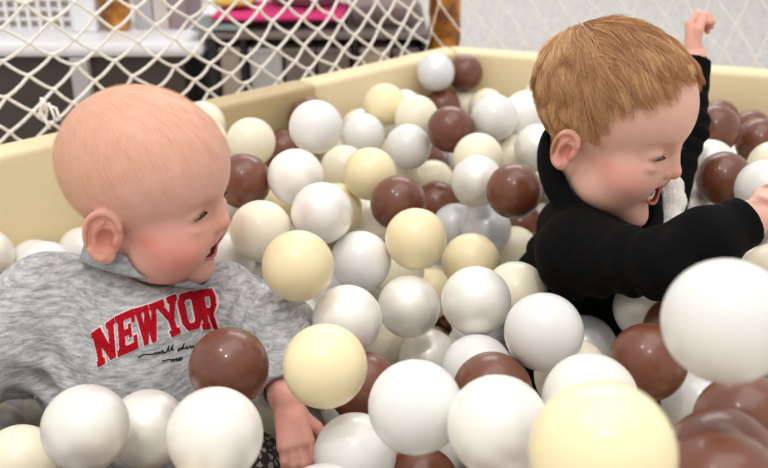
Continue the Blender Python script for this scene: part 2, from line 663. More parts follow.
# amber stool behind the pit corner
q0, q1, _, _ = front(428, 0, 462, 45, 2.12)
rr = (q1 - q0) / 2
st = lathe('garden_stool', [(rr * .8, 0), (rr * .95, .02), (rr * .98, .1), (rr * 1.05, .2), (rr * 1.0, .32), (rr * .92, .43), (rr * .8, .45)], M_AMBER, None)
st.location = ((q0 + q1) / 2, 2.12 + rr * 0.5, 0.0)
tag(st, 'tall mottled amber drum stool behind the corner of the pit', 'stool')

# ------------------------------------------------------------------ implicit-surface toolkit
F32 = np.float32


def smin(a, b, k):
    h = np.clip(0.5 + 0.5 * (b - a) / k, 0, 1)
    return b + (a - b) * h - k * h * (1 - h)


def smax(a, b, k):
    return -smin(-a, -b, k)


def length(p):
    return np.sqrt((p * p).sum(axis=1))


def ellipsoid(p, c, r):
    q = p - np.asarray(c, F32)
    r = np.asarray(r, F32)
    k0 = length(q / r)
    k1 = length(q / (r * r))
    return k0 * (k0 - 1.0) / np.maximum(k1, 1e-9)


def sphere(p, c, r):
    return length(p - np.asarray(c, F32)) - r


def cone(p, a, b, ra, rb):
    a = np.asarray(a, F32)
    ba = np.asarray(b, F32) - a
    q = p - a
    t = np.clip((q @ ba) / max(float(ba @ ba), 1e-12), 0, 1)
    return length(q - t[:, None] * ba) - (ra + (rb - ra) * t)


def smooth01(x, a, b):
    t = np.clip((x - a) / (b - a), 0, 1)
    return t * t * (3 - 2 * t)


def surface_nets(fn, lo, hi, h):
    """mesh of the zero level of fn over the box lo..hi with cell size h (sparse evaluation)"""
    B = 8
    lo = np.asarray(lo, float)
    nb = np.ceil((np.asarray(hi, float) - lo) / (h * B)).astype(int)
    n = nb * B
    bi = np.stack(np.meshgrid(*[np.arange(k) for k in nb], indexing='ij'), -1).reshape(-1, 3)
    ctr = (lo + (bi * B + (B - 1) / 2.0) * h).astype(F32)
    dc = np.concatenate([fn(c) for c in np.array_split(ctr, max(1, len(ctr) // 60000))])
    near = np.abs(dc) < h * B * 1.15 + 0.004
    D = np.repeat(np.repeat(np.repeat(dc.reshape(nb), B, 0), B, 1), B, 2).astype(F32)
    loc = np.stack(np.meshgrid(*[np.arange(B)] * 3, indexing='ij'), -1).reshape(-1, 3)
    idx = np.nonzero(near)[0]
    for part in np.array_split(idx, max(1, len(idx) // 200)):
        g = (bi[part][:, None, :] * B + loc[None]).reshape(-1, 3)
        D[g[:, 0], g[:, 1], g[:, 2]] = fn((lo + g * h).astype(F32))
    S = D < 0
    cnt = np.zeros(tuple(n - 1), np.int8)
    for dx in (0, 1):
        for dy in (0, 1):
            for dz in (0, 1):
                cnt += S[dx:n[0] - 1 + dx, dy:n[1] - 1 + dy, dz:n[2] - 1 + dz]
    act = np.argwhere((cnt > 0) & (cnt < 8))
    cid = -np.ones(tuple(n - 1), np.int32)
    cid[act[:, 0], act[:, 1], act[:, 2]] = np.arange(len(act))
    cor = np.array([(a, b, c) for a in (0, 1) for b in (0, 1) for c in (0, 1)])
    vals = np.stack([D[act[:, 0] + c[0], act[:, 1] + c[1], act[:, 2] + c[2]] for c in cor], 1)
    acc = np.zeros((len(act), 3))
    num = np.zeros(len(act))
    for i in range(8):
        for j in range(i + 1, 8):
            if np.abs(cor[i] - cor[j]).sum() != 1:
                continue
            m = (vals[:, i] < 0) != (vals[:, j] < 0)
            t = np.where(m, vals[:, i] / np.where(m, vals[:, i] - vals[:, j], 1), 0)
            acc += np.where(m[:, None], cor[i] + t[:, None] * (cor[j] - cor[i]), 0)
            num += m
    V = lo + (act + acc / num[:, None]) * h
    faces = []
    for ax in range(3):
        sl0 = [slice(None)] * 3
        sl1 = [slice(None)] * 3
        sl0[ax] = slice(0, n[ax] - 1)
        sl1[ax] = slice(1, n[ax])
        e = np.argwhere(S[tuple(sl0)] != S[tuple(sl1)])
        b, c = (ax + 1) % 3, (ax + 2) % 3
        ok = (e[:, b] > 0) & (e[:, c] > 0) & (e[:, b] < n[b] - 1) & (e[:, c] < n[c] - 1)
        e = e[ok]
        ins = S[e[:, 0], e[:, 1], e[:, 2]]
        q = []
        for (db, dc_) in ((-1, -1), (0, -1), (0, 0), (-1, 0)):
            k = e.copy()
            k[:, b] += db
            k[:, c] += dc_
            q.append(cid[k[:, 0], k[:, 1], k[:, 2]])
        q = np.stack(q, 1)
        q[~ins] = q[~ins][:, ::-1]
        faces.append(q)
    Fq = np.concatenate(faces)
    Fq = Fq[(Fq >= 0).all(1)]
    return V, Fq


def np_mesh(name, V, Fq, mat, parent=None):
    me = bpy.data.meshes.new(name)
    me.vertices.add(len(V))
    me.vertices.foreach_set('co', V.astype(np.float32).ravel())
    k = Fq.shape[1]
    me.loops.add(Fq.size)
    me.loops.foreach_set('vertex_index', Fq.astype(np.int32).ravel())
    me.polygons.add(len(Fq))
    me.polygons.foreach_set('loop_start', np.arange(0, Fq.size, k, dtype=np.int32))
    me.polygons.foreach_set('use_smooth', np.ones(len(Fq), bool))
    me.update(calc_edges=True)
    me.validate()
    me.materials.append(mat)
    o = bpy.data.objects.new(name, me)
    col.objects.link(o)
    if parent:
        put_under(o, parent)
    return o


def frame(forward, up=(0, 0, 1), roll=0.0):
    f = np.asarray(forward, float)
    f /= np.linalg.norm(f)
    l = np.cross(up, f)
    l /= np.linalg.norm(l)
    u = np.cross(f, l)
    c, s = math.cos(roll), math.sin(roll)
    l2 = c * l + s * u
    u2 = -s * l + c * u
    return np.stack([f, l2, u2], 1)          # columns: forward, left, up


def head_frame(heading, pitch, roll):
    h, p = math.radians(heading), math.radians(pitch)
    f = (math.cos(h) * math.cos(p), math.sin(h) * math.cos(p), math.sin(p))
    return frame(f, roll=math.radians(roll))


# ------------------------------------------------------------------ head
def ear_sdf(p, side, E):
    """p in head space (cm); side -1 = right"""
    c = np.array(E['pos'], F32) * np.array([1, side, 1], F32)
    q = p - c
    q[:, 1] *= side                       # outward is +y now
    th = -math.radians(E['flare'])         # the back edge stands off the head
    tl = math.radians(E['tilt'])
    a = q[:, 0] * math.cos(th) + q[:, 1] * math.sin(th)
    o = -q[:, 0] * math.sin(th) + q[:, 1] * math.cos(th)
    b = q[:, 2]
    a2 = a * math.cos(tl) + b * math.sin(tl)
    b2 = -a * math.sin(tl) + b * math.cos(tl)
    w, hh = E['w'], E['h']
    e = np.stack([a2, b2, o], 1)
    d = ellipsoid(e, (0, 0.1, -0.15), (w * 0.96, hh * 0.95, 0.42))
    d = smin(d, ellipsoid(e, (0.35, -hh * 0.78, -0.1), (w * 0.48, hh * 0.3, 0.36)), 0.35)
    wq = w * (0.80 + 0.12 * np.clip(b2 / hh, -1, 1))
    ang = np.arctan2(b2 / (hh * 0.86), a2 / wq)
    rad = np.sqrt((a2 / wq) ** 2 + ((b2 - 0.1) / (hh * 0.86)) ** 2)
    rim = np.sqrt(((rad - 1) * w * 0.9) ** 2 + (o - 0.24) ** 2) - 0.25
    keep = smooth01(np.cos(ang + 0.42), 0.97, 0.60)      # the rim fades at the front below the root
    rim = rim + (1 - keep) * 0.5
    d = smin(d, rim, 0.16)
    d = smax(d, -ellipsoid(e, (0.30, -0.25, 0.40), (w * 0.47, hh * 0.44, 0.77)), 0.14)
    d = smax(d, -ellipsoid(e, (-0.15, hh * 0.50, 0.36), (w * 0.50, hh * 0.20, 0.40)), 0.14)
    d = smax(d, -ellipsoid(e, (-w * 0.56, 0.0, 0.34), (w * 0.13, hh * 0.52, 0.38)), 0.14)
    ah = np.sqrt(((np.sqrt(((a2 - 0.2) / (w * 0.55)) ** 2 + ((b2 + 0.1) / (hh * 0.55)) ** 2) - 1) * w * 0.6) ** 2 + (o - 0.1) ** 2) - 0.17
    ah = ah + 0.5 * smooth01(a2, -0.1, 0.6)
    d = smin(d, ah, 0.2)
    d = smin(d, ellipsoid(e, (w * 0.62, -0.35, 0.02), (0.34, 0.55, 0.34)), 0.2)
    return d


def head_sdf(p, H):
    """p in head space, centimetres: x forward, y left, z up, origin at ear level"""
    ay = np.abs(p[:, 1])
    m = np.stack([p[:, 0], ay, p[:, 2]], 1)
    d = ellipsoid(p, *H['cranium'])
    d = smin(d, ellipsoid(p, *H['forehead']), 1.6)
    d = smin(d, ellipsoid(p, *H['face']), 1.4)
    d = smin(d, ellipsoid(m, *H['cheek']), 1.5)
    d = smin(d, ellipsoid(m, *H['jaw']), 1.5)
    d = smin(d, ellipsoid(p, *H['chin']), 1.0)
    d = smin(d, ellipsoid(p, *H['under']), 1.2)
    # brow ridge and eye
    ex, ey, ez = H['eye']
    d = smax(d, -ellipsoid(m, (ex + 1.55, ey - 0.1, ez + 0.1), (0.9, 1.7, 1.0)), 0.9)
    d = smin(d, ellipsoid(m, (ex - 0.15, ey, ez), (1.35, 1.45, 1.2)), 0.35)
    d = smin(d, ellipsoid(m, (ex + 0.55, ey + 0.1, ez - 1.15), (0.75, 1.35, 0.42)), 0.6)   # smiling lower lid pad
    # nose
    nx, _, nz = H['nose']
    d = smin(d, cone(p, (nx - 1.15, 0, nz + 2.4), (nx - 0.35, 0, nz + 0.35), 0.55, 0.62), 0.7)
    d = smin(d, sphere(p, (nx - 0.30, 0, nz), 0.72), 0.45)
    d = smin(d, ellipsoid(m, (nx - 0.80, 0.70, nz - 0.22), (0.56, 0.46, 0.48)), 0.3)
    d = smax(d, -ellipsoid(m, (nx - 0.55, 0.45, nz - 0.85), (0.34, 0.24, 0.30)), 0.15)
    # smile fold
    # mouth
    mx, _, mz = H['mouth']
    mw, mh = H['mouth_size']
    xs = p[:, 0] + 0.16 * ay * ay - mx
    zs = p[:, 2] - H['smile'] * ay * ay - mz
    ring = np.sqrt((ay / (mw + 0.12)) ** 2 + (zs / (mh + 0.16)) ** 2) + 1e-6
    sc = (mh + 0.16) + (mw - mh) * 0.35
    lip = np.sqrt(((ring - 1) * sc) ** 2 + (xs * 0.9) ** 2) - 0.30
    d = smin(d, lip, 0.30)
    cav = (np.sqrt((ay / mw) ** 2 + (zs / mh) ** 2 + (xs / 2.3) ** 2) - 1) * mh
    d = smax(d, -cav, 0.12)
    # eye opening
    ze = m[:, 2] - ez - H['eye_open'][2] + 0.10 * (m[:, 1] - ey) ** 2
    sl = (np.sqrt(((m[:, 1] - ey) / H['eye_open'][0]) ** 2 + (ze / H['eye_open'][1]) ** 2 + ((m[:, 0] - ex - 1.2) / 1.1) ** 2) - 1) * H['eye_open'][1]
    d = smax(d, -sl, 0.06)
    for s in (-1, 1):
        d = smin(d, ear_sdf(p, s, H['ear']), 0.30)
    return d


BABY_HEAD = dict(
    cranium=((0.0, 0, 4.1), (7.7, 6.9, 6.9)),
    forehead=((2.9, 0, 3.9), (5.0, 5.5, 5.0)),
    face=((3.2, 0, -1.2), (4.4, 4.9, 4.7)),
    cheek=((4.3, 3.0, -2.3), (2.9, 2.7, 2.7)),
    jaw=((2.4, 2.6, -4.2), (3.2, 2.6, 2.2)),
    chin=((5.3, 0, -5.9), (1.7, 1.9, 1.4)),
    under=((3.0, 0, -5.4), (3.2, 3.2, 1.8)),
    eye=(5.75, 2.45, 0.85), eye_open=(0.98, 0.20, 0.0),
    nose=(8.15, 0, -0.75), mouth=(6.85, 0, -3.7), mouth_size=(2.15, 0.58), smile=0.13,
    ear=dict(pos=(-0.6, 6.6, -0.6), flare=18, tilt=-8, w=1.85, h=2.6))

BOY_HEAD = dict(
    cranium=((-0.8, 0, 4.6), (8.3, 6.9, 7.3)),
    forehead=((2.8, 0, 4.4), (5.3, 5.7, 5.4)),
    face=((3.3, 0, -1.2), (4.5, 4.9, 5.2)),
    cheek=((4.5, 3.0, -2.2), (2.7, 2.4, 2.5)),
    jaw=((2.2, 2.7, -4.6), (3.4, 2.4, 2.2)),
    chin=((5.6, 0, -7.1), (1.6, 1.8, 1.4)),
    under=((3.2, 0, -6.0), (3.2, 3.0, 1.7)),
    eye=(5.95, 2.55, 1.0), eye_open=(1.05, 0.12, -0.1),
    nose=(8.45, 0, -0.85), mouth=(7.2, 0, -3.7), mouth_size=(2.3, 0.95), smile=0.17,
    ear=dict(pos=(-1.5, 6.45, -0.7), flare=20, tilt=-8, w=1.5, h=2.2))


# ------------------------------------------------------------------ hand
def hand_prims(Fr, wrist, thumb_side, scale, curls, spread=0.10, thumb=(0.6, 0.5)):
    """list of (a, b, ra, rb, k) cones; Fr columns: along the fingers, thumb side, back of the hand"""
    out = []
    X, Y, Z = Fr[:, 0], Fr[:, 1] * thumb_side, Fr[:, 2]
    P = lambda x, y, z: wrist + scale * (x * X + y * Y + z * Z)
    out.append((P(-0.6, 0, 0), P(1.0, 0, 0), 1.45 * scale, 1.45 * scale, 0.8 * scale))
    for y, r in ((1.25, 0.98), (0.45, 1.05), (-0.4, 1.02), (-1.2, 0.92)):
        out.append((P(0.9, y * 0.75, 0), P(4.4, y * 1.12, 0.05), r * scale, 0.82 * scale, 0.7 * scale))
    lens = ((1.45, 1.9, 1.2, 1.0), (0.5, 2.1, 1.35, 1.05), (-0.45, 1.95, 1.25, 1.0), (-1.32, 1.5, 1.0, 0.9))
    for i, (y, l1, l2, l3) in enumerate(lens):
        base = P(4.5, y, 0.05)
        a = 0.0
        sp = spread * (1.5 - i)
        p = base
        rr = (0.70, 0.72, 0.69, 0.60)[i]
        for k, l in enumerate((l1, l2, l3)):
            a += curls[i][k]
            d = (math.cos(a) * math.cos(sp)) * X + math.sin(sp) * math.cos(a) * Y - math.sin(a) * Z
            q = p + d * l * scale
            out.append((p, q, rr * scale, rr * 0.9 * scale, 0.12 * scale))
            p = q
            rr *= 0.9
    t0 = P(1.2, 1.1, -0.3)
    d1 = math.cos(thumb[0]) * X + math.sin(thumb[0]) * Y - 0.35 * Z
    d1 /= np.linalg.norm(d1)
    t1 = t0 + d1 * 2.2 * scale
    d2 = math.cos(thumb[0] - thumb[1]) * X + math.sin(thumb[0] - thumb[1]) * Y - 0.45 * Z
    d2 /= np.linalg.norm(d2)
    t2 = t1 + d2 * 1.5 * scale
    t3 = t2 + d2 * 1.0 * scale
    out += [(t0, t1, 1.0 * scale, 0.78 * scale, 0.5 * scale), (t1, t2, 0.76 * scale, 0.7 * scale, 0.15 * scale),
            (t2, t3, 0.68 * scale, 0.6 * scale, 0.12 * scale)]
    return out


class Body:
    def __init__(self, head_pos, head_R, H, s):
        self.hp, self.R, self.H, self.s = np.asarray(head_pos, float), head_R, H, s
        self.prims = []

    def local(self, p):
        return ((p - self.hp.astype(F32)) @ self.R.astype(F32)) / F32(self.s * 0.01)

    def hw(self, *q):
        return self.hp + self.R @ (np.asarray(q, float) * self.s * 0.01)

    def add(self, a, b, ra, rb, k):
        self.prims.append((np.asarray(a, float), np.asarray(b, float), ra, rb, k))

    def sdf(self, p):
        d = np.full(len(p), 1.0, F32)
        for (a, b, ra, rb, k) in self.prims:
            d = smin(d, cone(p, a, b, ra, rb), k)
        q = self.local(p)
        near = length(q - np.array([0, 0, 2], F32)) < 15.0
        hd = (length(q - np.array([0, 0, 2], F32)) - 11.0) * (self.s * 0.01)
        if near.any():
            hd[near] = head_sdf(q[near], self.H) * (self.s * 0.01)
        return smin(d, hd, 0.012)


def gauss(q, c, r):
    e = (q - np.asarray(c)) / np.asarray(r)
    return np.exp(-(e * e).sum(1))


def skin_colors(body, V, base, scalp=None, blush=0.5, hair_mask=None):
    q = body.local(V.astype(F32)).astype(float)
    H = body.H
    m = q.copy()
    m[:, 1] = np.abs(m[:, 1])
    colr = np.tile(np.array(base), (len(V), 1))

    def mix(c, w):
        nonlocal colr
        w = np.clip(w, 0, 1)[:, None]
        colr = colr * (1 - w) + np.asarray(c) * w
    red = np.array(srgb(226, 112, 100))
    ck = np.array(H['cheek'][0])
    mix(red, blush * gauss(m, ck + np.array([0.8, 1.0, -0.1]), (2.4, 2.6, 2.0)))
    mix(red, blush * 0.7 * gauss(m, ck + np.array([-1.4, 1.6, 1.2]), (1.4, 2.6, 0.9)))
    mix(red, 0.35 * gauss(m, (H['nose'][0], 0, H['nose'][2]), (1.1, 1.3, 1.1)))
    ep = np.array(H['ear']['pos'])
    mix(srgb(232, 142, 120), 0.45 * gauss(m, ep + np.array([0, 0.6, 0]), (2.2, 1.6, 3.0)))
    mix(srgb(186, 84, 70), 0.65 * gauss(m, ep + np.array([0.3, -0.1, -0.2]), (0.8, 0.7, 1.1)))
    # lips
    mx, _, mz = H['mouth']
    mw, mh = H['mouth_size']
    ay = m[:, 1]
    zs = q[:, 2] - H['smile'] * ay * ay - mz
    ring = np.sqrt((ay / (mw + 0.12)) ** 2 + (zs / (mh + 0.16)) ** 2)
    xs = q[:, 0] + 0.16 * ay * ay - mx
    sc = (mh + 0.16) + (mw - mh) * 0.35
    lipd = np.abs(ring - 1) * sc
    mix(srgb(206, 96, 92), 0.9 * np.clip(1.25 - lipd / 0.34, 0, 1) * (np.abs(xs) < 0.9))
    inside = (ring < 0.93) & (xs < 0.1) & (xs > -3.2) & (ring < 1)
    mix(srgb(120, 34, 36), 1.0 * inside)
    # eyelid rim, brows
    ex, ey, ez = H['eye']
    ze = m[:, 2] - ez - H['eye_open'][2] + 0.10 * (m[:, 1] - ey) ** 2
    er = np.sqrt(((m[:, 1] - ey) / (H['eye_open'][0] + 0.15)) ** 2 + (ze / (H['eye_open'][1] + 0.16)) ** 2)
    mix(srgb(150, 86, 74), 0.75 * np.clip(1.45 - er, 0, 1) * (q[:, 0] > ex + 0.4))
    bz = ez + 1.75 - 0.10 * (m[:, 1] - ey) ** 2
    brow = np.exp(-((m[:, 2] - bz) / 0.28) ** 2) * (np.abs(m[:, 1] - ey - 0.1) < 1.7) * (q[:, 0] > 3)
    mix(srgb(206, 160, 122), 0.40 * brow)
    if scalp is not None and hair_mask is not None:
        mix(scalp, hair_mask(q))
    far = length(q.astype(F32)).astype(float)
    mix(srgb(226, 140, 128), 0.30 * smooth01(far, 17.0, 22.0))
    # soft unevenness of living skin
    n = np.sin(q[:, 0] * 2.1 + 1.3 * np.sin(q[:, 2] * 1.7)) * np.sin(q[:, 1] * 1.9 + q[:, 2] * 1.3)
    colr *= (1 + 0.025 * n)[:, None]
    return colr


SKIN = attr_mat('skin', 0.48, 0.22, 0.4, 0.0, 0.06, 500.0)
M_TOOTH = plain_mat('tooth_enamel', srgb(246, 240, 228), 0.25, 0.5)
M_TONGUE = plain_mat('tongue', srgb(206, 98, 100), 0.35, 0.5, 0.05, 200.0)
M_EYE = attr_mat('eye', 0.12, 0.0, 0.6)
M_LASH = plain_mat('lash', srgb(74, 48, 36), 0.6, 0.3)


def add_eyes(body, root, iris):
    s = body.s * 0.01
    ex, ey, ez = body.H['eye']
    for sd in (-1, 1):
        c = body.hw(ex, ey * sd, ez)
        bm = bmesh.new()
        bmesh.ops.create_uvsphere(bm, u_segments=28, v_segments=18, radius=1.14 * s, matrix=Matrix.Translation(Vector(c)))
        o = bm_obj('eye', bm, M_EYE, root, True)
        V = np.array([v.co for v in o.data.vertices]) + np.array(root.location) * 0
        V = np.array([v.co for v in o.data.vertices])
        look = body.R @ np.array([1.0, 0.10 * -sd, -0.05])
        look /= np.linalg.norm(look)
        cosv = ((V - c) / (1.14 * s)) @ look
        cc = np.tile(np.array(srgb(196, 186, 180)), (len(V), 1))
        cc[cosv > 0.84] = iris
        cc[cosv > 0.945] = (0.005, 0.005, 0.006)
        set_colors(o, cc)
        # upper lashes
        vs, fs = [], []
        ow, oh, oz = body.H['eye_open']
        for k in range(22):
            t = -1 + 2 * k / 21.0
            y = ey + t * ow
            z = ez + oz + oh * math.sqrt(max(0, 1 - t * t)) * 0.9 - 0.10 * (t * ow) ** 2
            x = ex + math.sqrt(max(0.2, 1.36 ** 2 - (y - ey) ** 2 * 0.95)) - 0.05
            a = np.array([x, y * sd, z])
            b = a + np.array([0.13, 0.06 * t * sd, -0.02])
            c2 = b + np.array([0.12, 0.08 * t * sd, 0.02])
            v, f = tube_geom([body.hw(*a), body.hw(*b), body.hw(*c2)], [0.055 * s, 0.04 * s, 0.012 * s], 4)
            off = len(vs)
            vs += v
            fs += [tuple(i + off for i in qd) for qd in f]
        mesh_obj('eyelashes', vs, fs, M_LASH, root)


def add_teeth(body, root, upper, lower, w=0.42, h=0.55):
    s = body.s * 0.01
    mx, _, mz = body.H['mouth']
    mw, mh = body.H['mouth_size']
    sm = body.H['smile']
    for n, sgn in ((upper, 1), (lower, -1)):
        for i in range(n):
            y = (i - (n - 1) / 2) * w * 1.06
            x = mx - 0.42 - 0.18 * y * y
            z = mz + sgn * (mh * 0.92 - h * 0.42) + sm * y * y
            bm = bmesh.new()
            bmesh.ops.create_cube(bm, size=1.0)
            bmesh.ops.bevel(bm, geom=bm.edges[:], offset=0.22, segments=3, affect='EDGES', profile=0.5)
            for v in bm.verts:
                q = np.array([v.co.x * 0.28, v.co.y * w, v.co.z * h]) + np.array([x, y, z])
                v.co = Vector(body.hw(*q))
            bm_obj('tooth', bm, M_TOOTH, root, True)
    bm = bmesh.new()
    bmesh.ops.create_uvsphere(bm, u_segments=20, v_segments=12, radius=1.0)
    for v in bm.verts:
        q = np.array([v.co.x * 1.3, v.co.y * mw * 0.7, v.co.z * 0.35]) + np.array([mx - 1.75, 0, mz - mh * 0.75])
        v.co = Vector(body.hw(*q))
    bm_obj('tongue', bm, M_TONGUE, root, True)


def strand_mesh(strands, radii, colors):
    """strands: (n, k, 3); triangular tubes with tapering ends"""
    n, k, _ = strands.shape
    t = np.gradient(strands, axis=1)
    t /= np.linalg.norm(t, axis=2, keepdims=True) + 1e-12
    ref = np.array([0.31, 0.52, 0.79])
    u = np.cross(t, ref)
    u /= np.linalg.norm(u, axis=2, keepdims=True) + 1e-12
    v = np.cross(t, u)
    taper = np.linspace(1, 0.25, k)[None, :, None]
    vs = []
    for j in range(3):
        a = 2 * math.pi * j / 3
        vs.append(strands + radii[:, None, None] * taper * (math.cos(a) * u + math.sin(a) * v))
    V = np.stack(vs, 2).reshape(-1, 3)
    base = (np.arange(n)[:, None] * k + np.arange(k - 1)[None]) * 3
    fs = []
    for j in range(3):
        j2 = (j + 1) % 3
        fs.append(np.stack([base + j, base + j2, base + 3 + j2, base + 3 + j], -1).reshape(-1, 4))
    C = np.repeat(colors, k * 3, axis=0)
    return V, np.concatenate(fs), C

# ------------------------------------------------------------------ baby
def fabric_mat(name, c1, c2, scale=(60, 60, 240), fine=900.0, bump=0.25, rough=0.95, lo=0.35, hi=0.65):
    m, nt, b = new_mat(name)
    tc = nt.nodes.new('ShaderNodeTexCoord')
    mp = nt.nodes.new('ShaderNodeMapping')
    mp.inputs['Scale'].default_value = scale
    n = nt.nodes.new('ShaderNodeTexNoise')
    n.inputs['Scale'].default_value = 1.0
    n.inputs['Detail'].default_value = 5
    n.inputs['Roughness'].default_value = 0.7
    r = nt.nodes.new('ShaderNodeValToRGB')
    r.color_ramp.elements[0].position = lo
    r.color_ramp.elements[1].position = hi
    r.color_ramp.elements[0].color = (*c1, 1)
    r.color_ramp.elements[1].color = (*c2, 1)
    n2 = nt.nodes.new('ShaderNodeTexNoise')
    n2.inputs['Scale'].default_value = fine
    bp = nt.nodes.new('ShaderNodeBump')
    bp.inputs['Strength'].default_value = bump
    bp.inputs['Distance'].default_value = 0.0008
    L = nt.links.new
    L(tc.outputs['Object'], mp.inputs['Vector'])
    L(mp.outputs['Vector'], n.inputs['Vector'])
    L(n.outputs['Fac'], r.inputs['Fac'])
    L(r.outputs['Color'], b.inputs['Base Color'])
    L(tc.outputs['Object'], n2.inputs['Vector'])
    L(n2.outputs['Fac'], bp.inputs['Height'])
    L(bp.outputs['Normal'], b.inputs['Normal'])
    b.inputs['Roughness'].default_value = rough
    b.inputs['Specular IOR Level'].default_value = 0.15
    b.inputs['Sheen Weight'].default_value = 0.15
    return m


def patterned_mat():
    m, nt, b = new_mat('patterned_legging')
    tc = nt.nodes.new('ShaderNodeTexCoord')
    v = nt.nodes.new('ShaderNodeTexVoronoi')
    v.feature = 'DISTANCE_TO_EDGE'
    v.inputs['Scale'].default_value = 150.0
    r = nt.nodes.new('ShaderNodeValToRGB')
    r.color_ramp.elements[0].position = 0.14
    r.color_ramp.elements[1].position = 0.2
    r.color_ramp.elements[0].color = (*srgb(44, 38, 36), 1)
    r.color_ramp.elements[1].color = (*srgb(150, 140, 132), 1)
    nt.links.new(tc.outputs['Object'], v.inputs['Vector'])
    nt.links.new(v.outputs['Distance'], r.inputs['Fac'])
    nt.links.new(r.outputs['Color'], b.inputs['Base Color'])
    b.inputs['Roughness'].default_value = 0.95
    return m


BSKIN = srgb(224, 173, 157)
hR = head_frame(-12.0, -5.0, 1.0)
BS = 1.07
baby_head = W(142.5, 202, 0.90)
baby = Body(baby_head, hR, BABY_HEAD, BS)
b_neck = W(144, 287, 0.95)
b_rs, b_ls = W(50, 305, 0.95), W(222, 300, 0.985)
b_chest, b_pelvis = W(140, 366, 0.96), W(165, 480, 0.995)
b_re, b_rw = W(-45, 376, 0.89), W(-110, 415, 0.84)
b_le, b_lw = W(278, 332, 0.915), W(287, 396, 0.85)
baby.add(baby.hw(-1.0, 0, -2.5), b_neck, 0.040, 0.038, 0.02)
baby.add(b_neck, b_chest, 0.036, 0.056, 0.02)
baby.add(b_chest, b_pelvis, 0.056, 0.06, 0.02)
baby.add(b_rs, b_ls, 0.030, 0.030, 0.03)
baby.add(b_rs, b_re, 0.028, 0.024, 0.01)
baby.add(b_re, b_rw, 0.024, 0.018, 0.01)
baby.add(b_ls, b_le, 0.028, 0.024, 0.01)
baby.add(b_le, b_lw, 0.024, 0.0185, 0.01)
# left hand: back of the hand to the camera, fingers down into the balls, thumb to the right
hx = W(300, 470, 0.815) - b_lw
hx /= np.linalg.norm(hx)
hz = CAM - W(300, 430, 0.83)
hz = hz - hx * (hz @ hx)
hz /= np.linalg.norm(hz)
hy = np.cross(hz, hx)
for a in hand_prims(np.stack([hx, hy, hz], 1), b_lw + hx * 0.012, 1, 0.0082,
                    [(0.25, 0.45, 0.3), (0.2, 0.4, 0.3), (0.25, 0.45, 0.3), (0.35, 0.5, 0.3)], thumb=(0.85, 0.3)):
    baby.add(*a)
hx = b_rw - b_re
hx /= np.linalg.norm(hx)
hz = np.array([0, 0, 1.0])
hz = hz - hx * (hz @ hx)
hz /= np.linalg.norm(hz)
for a in hand_prims(np.stack([hx, np.cross(hz, hx), hz], 1), b_rw + hx * 0.012, -1, 0.0082,
                    [(0.2, 0.3, 0.2)] * 4, thumb=(0.8, 0.3)):
    baby.add(*a)

baby_root = empty('person', (b_pelvis[0], b_pelvis[1], 0.03))
tag(baby_root, 'laughing baby with almost bald head in a grey sweatshirt, sitting in the balls', 'person')


def bounds(pts, pad):
    pts = np.array(pts)
    return pts.min(0) - pad, pts.max(0) + pad


lo, hi = bounds([baby.hw(-10, -9, -9), baby.hw(10, 9, 13), baby.hw(10, -9, -9), baby.hw(-10, 9, 13), b_re, b_le, b_lw + np.array([0, 0, -0.085]),
                 b_rw + np.array([-0.08, -0.05, -0.02]), b_pelvis], 0.045)
V, Fq = surface_nets(baby.sdf, lo, hi, 0.0016)


def baby_scalp(q):
    return 0.30 * smooth01(q[:, 2] - 0.50 * q[:, 0], 2.0, 7.0) * (length(q) < 16)


bo = np_mesh('body', V, Fq, SKIN, baby_root)
set_colors(bo, skin_colors(baby, V, BSKIN, srgb(214, 162, 120), 0.66, baby_scalp))
bo['label'] = 'fair rosy skin of head, neck and hands'
add_eyes(baby, baby_root, np.array(srgb(70, 84, 104)))
add_teeth(baby, baby_root, 4, 2, 0.40, 0.42)

# fine fuzz
qv = baby.local(V.astype(F32)).astype(float)
cand = np.nonzero((qv[:, 2] - 0.55 * qv[:, 0] > 1.4) & (length(qv) < 13) & (np.abs(qv[:, 1]) < 7.2) & (qv[:, 2] > -1.5))[0]


def grow_hair(body, V, qv, roots, steps, length_fn, flow_fn, lift_fn, rg, jitter):
    """strands that follow the scalp; positions in head space (cm) turned to world"""
    me_q = qv[roots]
    n = len(roots)
    P = me_q.copy()
    out = [P.copy()]
    L = length_fn(me_q)
    jit = rg.normal(0, jitter, (n, 3))
    for k in range(steps):
        t = (k + 1) / steps
        g = np.zeros((n, 3))
        eps = 0.05
        Pf = P.astype(F32)
        d0 = hair_skull(Pf, body.H)
        for a in range(3):
            e = np.zeros(3, F32)
            e[a] = eps
            g[:, a] = (hair_skull(Pf + e, body.H) - d0) / eps
        g /= np.linalg.norm(g, axis=1, keepdims=True) + 1e-9
        f = flow_fn(P, me_q) + jit
        f = f - g * (f * g).sum(1, keepdims=True)
        f /= np.linalg.norm(f, axis=1, keepdims=True) + 1e-9
        want = lift_fn(me_q, t)
        P = P + f * (L / steps)[:, None]
        d1 = hair_skull(P.astype(F32), body.H)
        P = P + g * np.clip(want - d1, -0.3, 0.5)[:, None]
        out.append(P.copy())
    S = np.stack(out, 1)
    return (S.reshape(-1, 3) * body.s * 0.01) @ body.R.T + body.hp, S


def hair_skull(p, H):
    d = ellipsoid(p, *H['cranium'])
    d = smin(d, ellipsoid(p, *H['forehead']), 1.6)
    return smin(d, ellipsoid(p, *H['face']), 1.4)


def away_from(crown):
    crown = np.asarray(crown)

    def fn(P, root):
        f = P - crown
        f = f / (np.linalg.norm(f, axis=1, keepdims=True) + 1e-6)
        f[:, 2] -= 0.45
        return f
    return fn


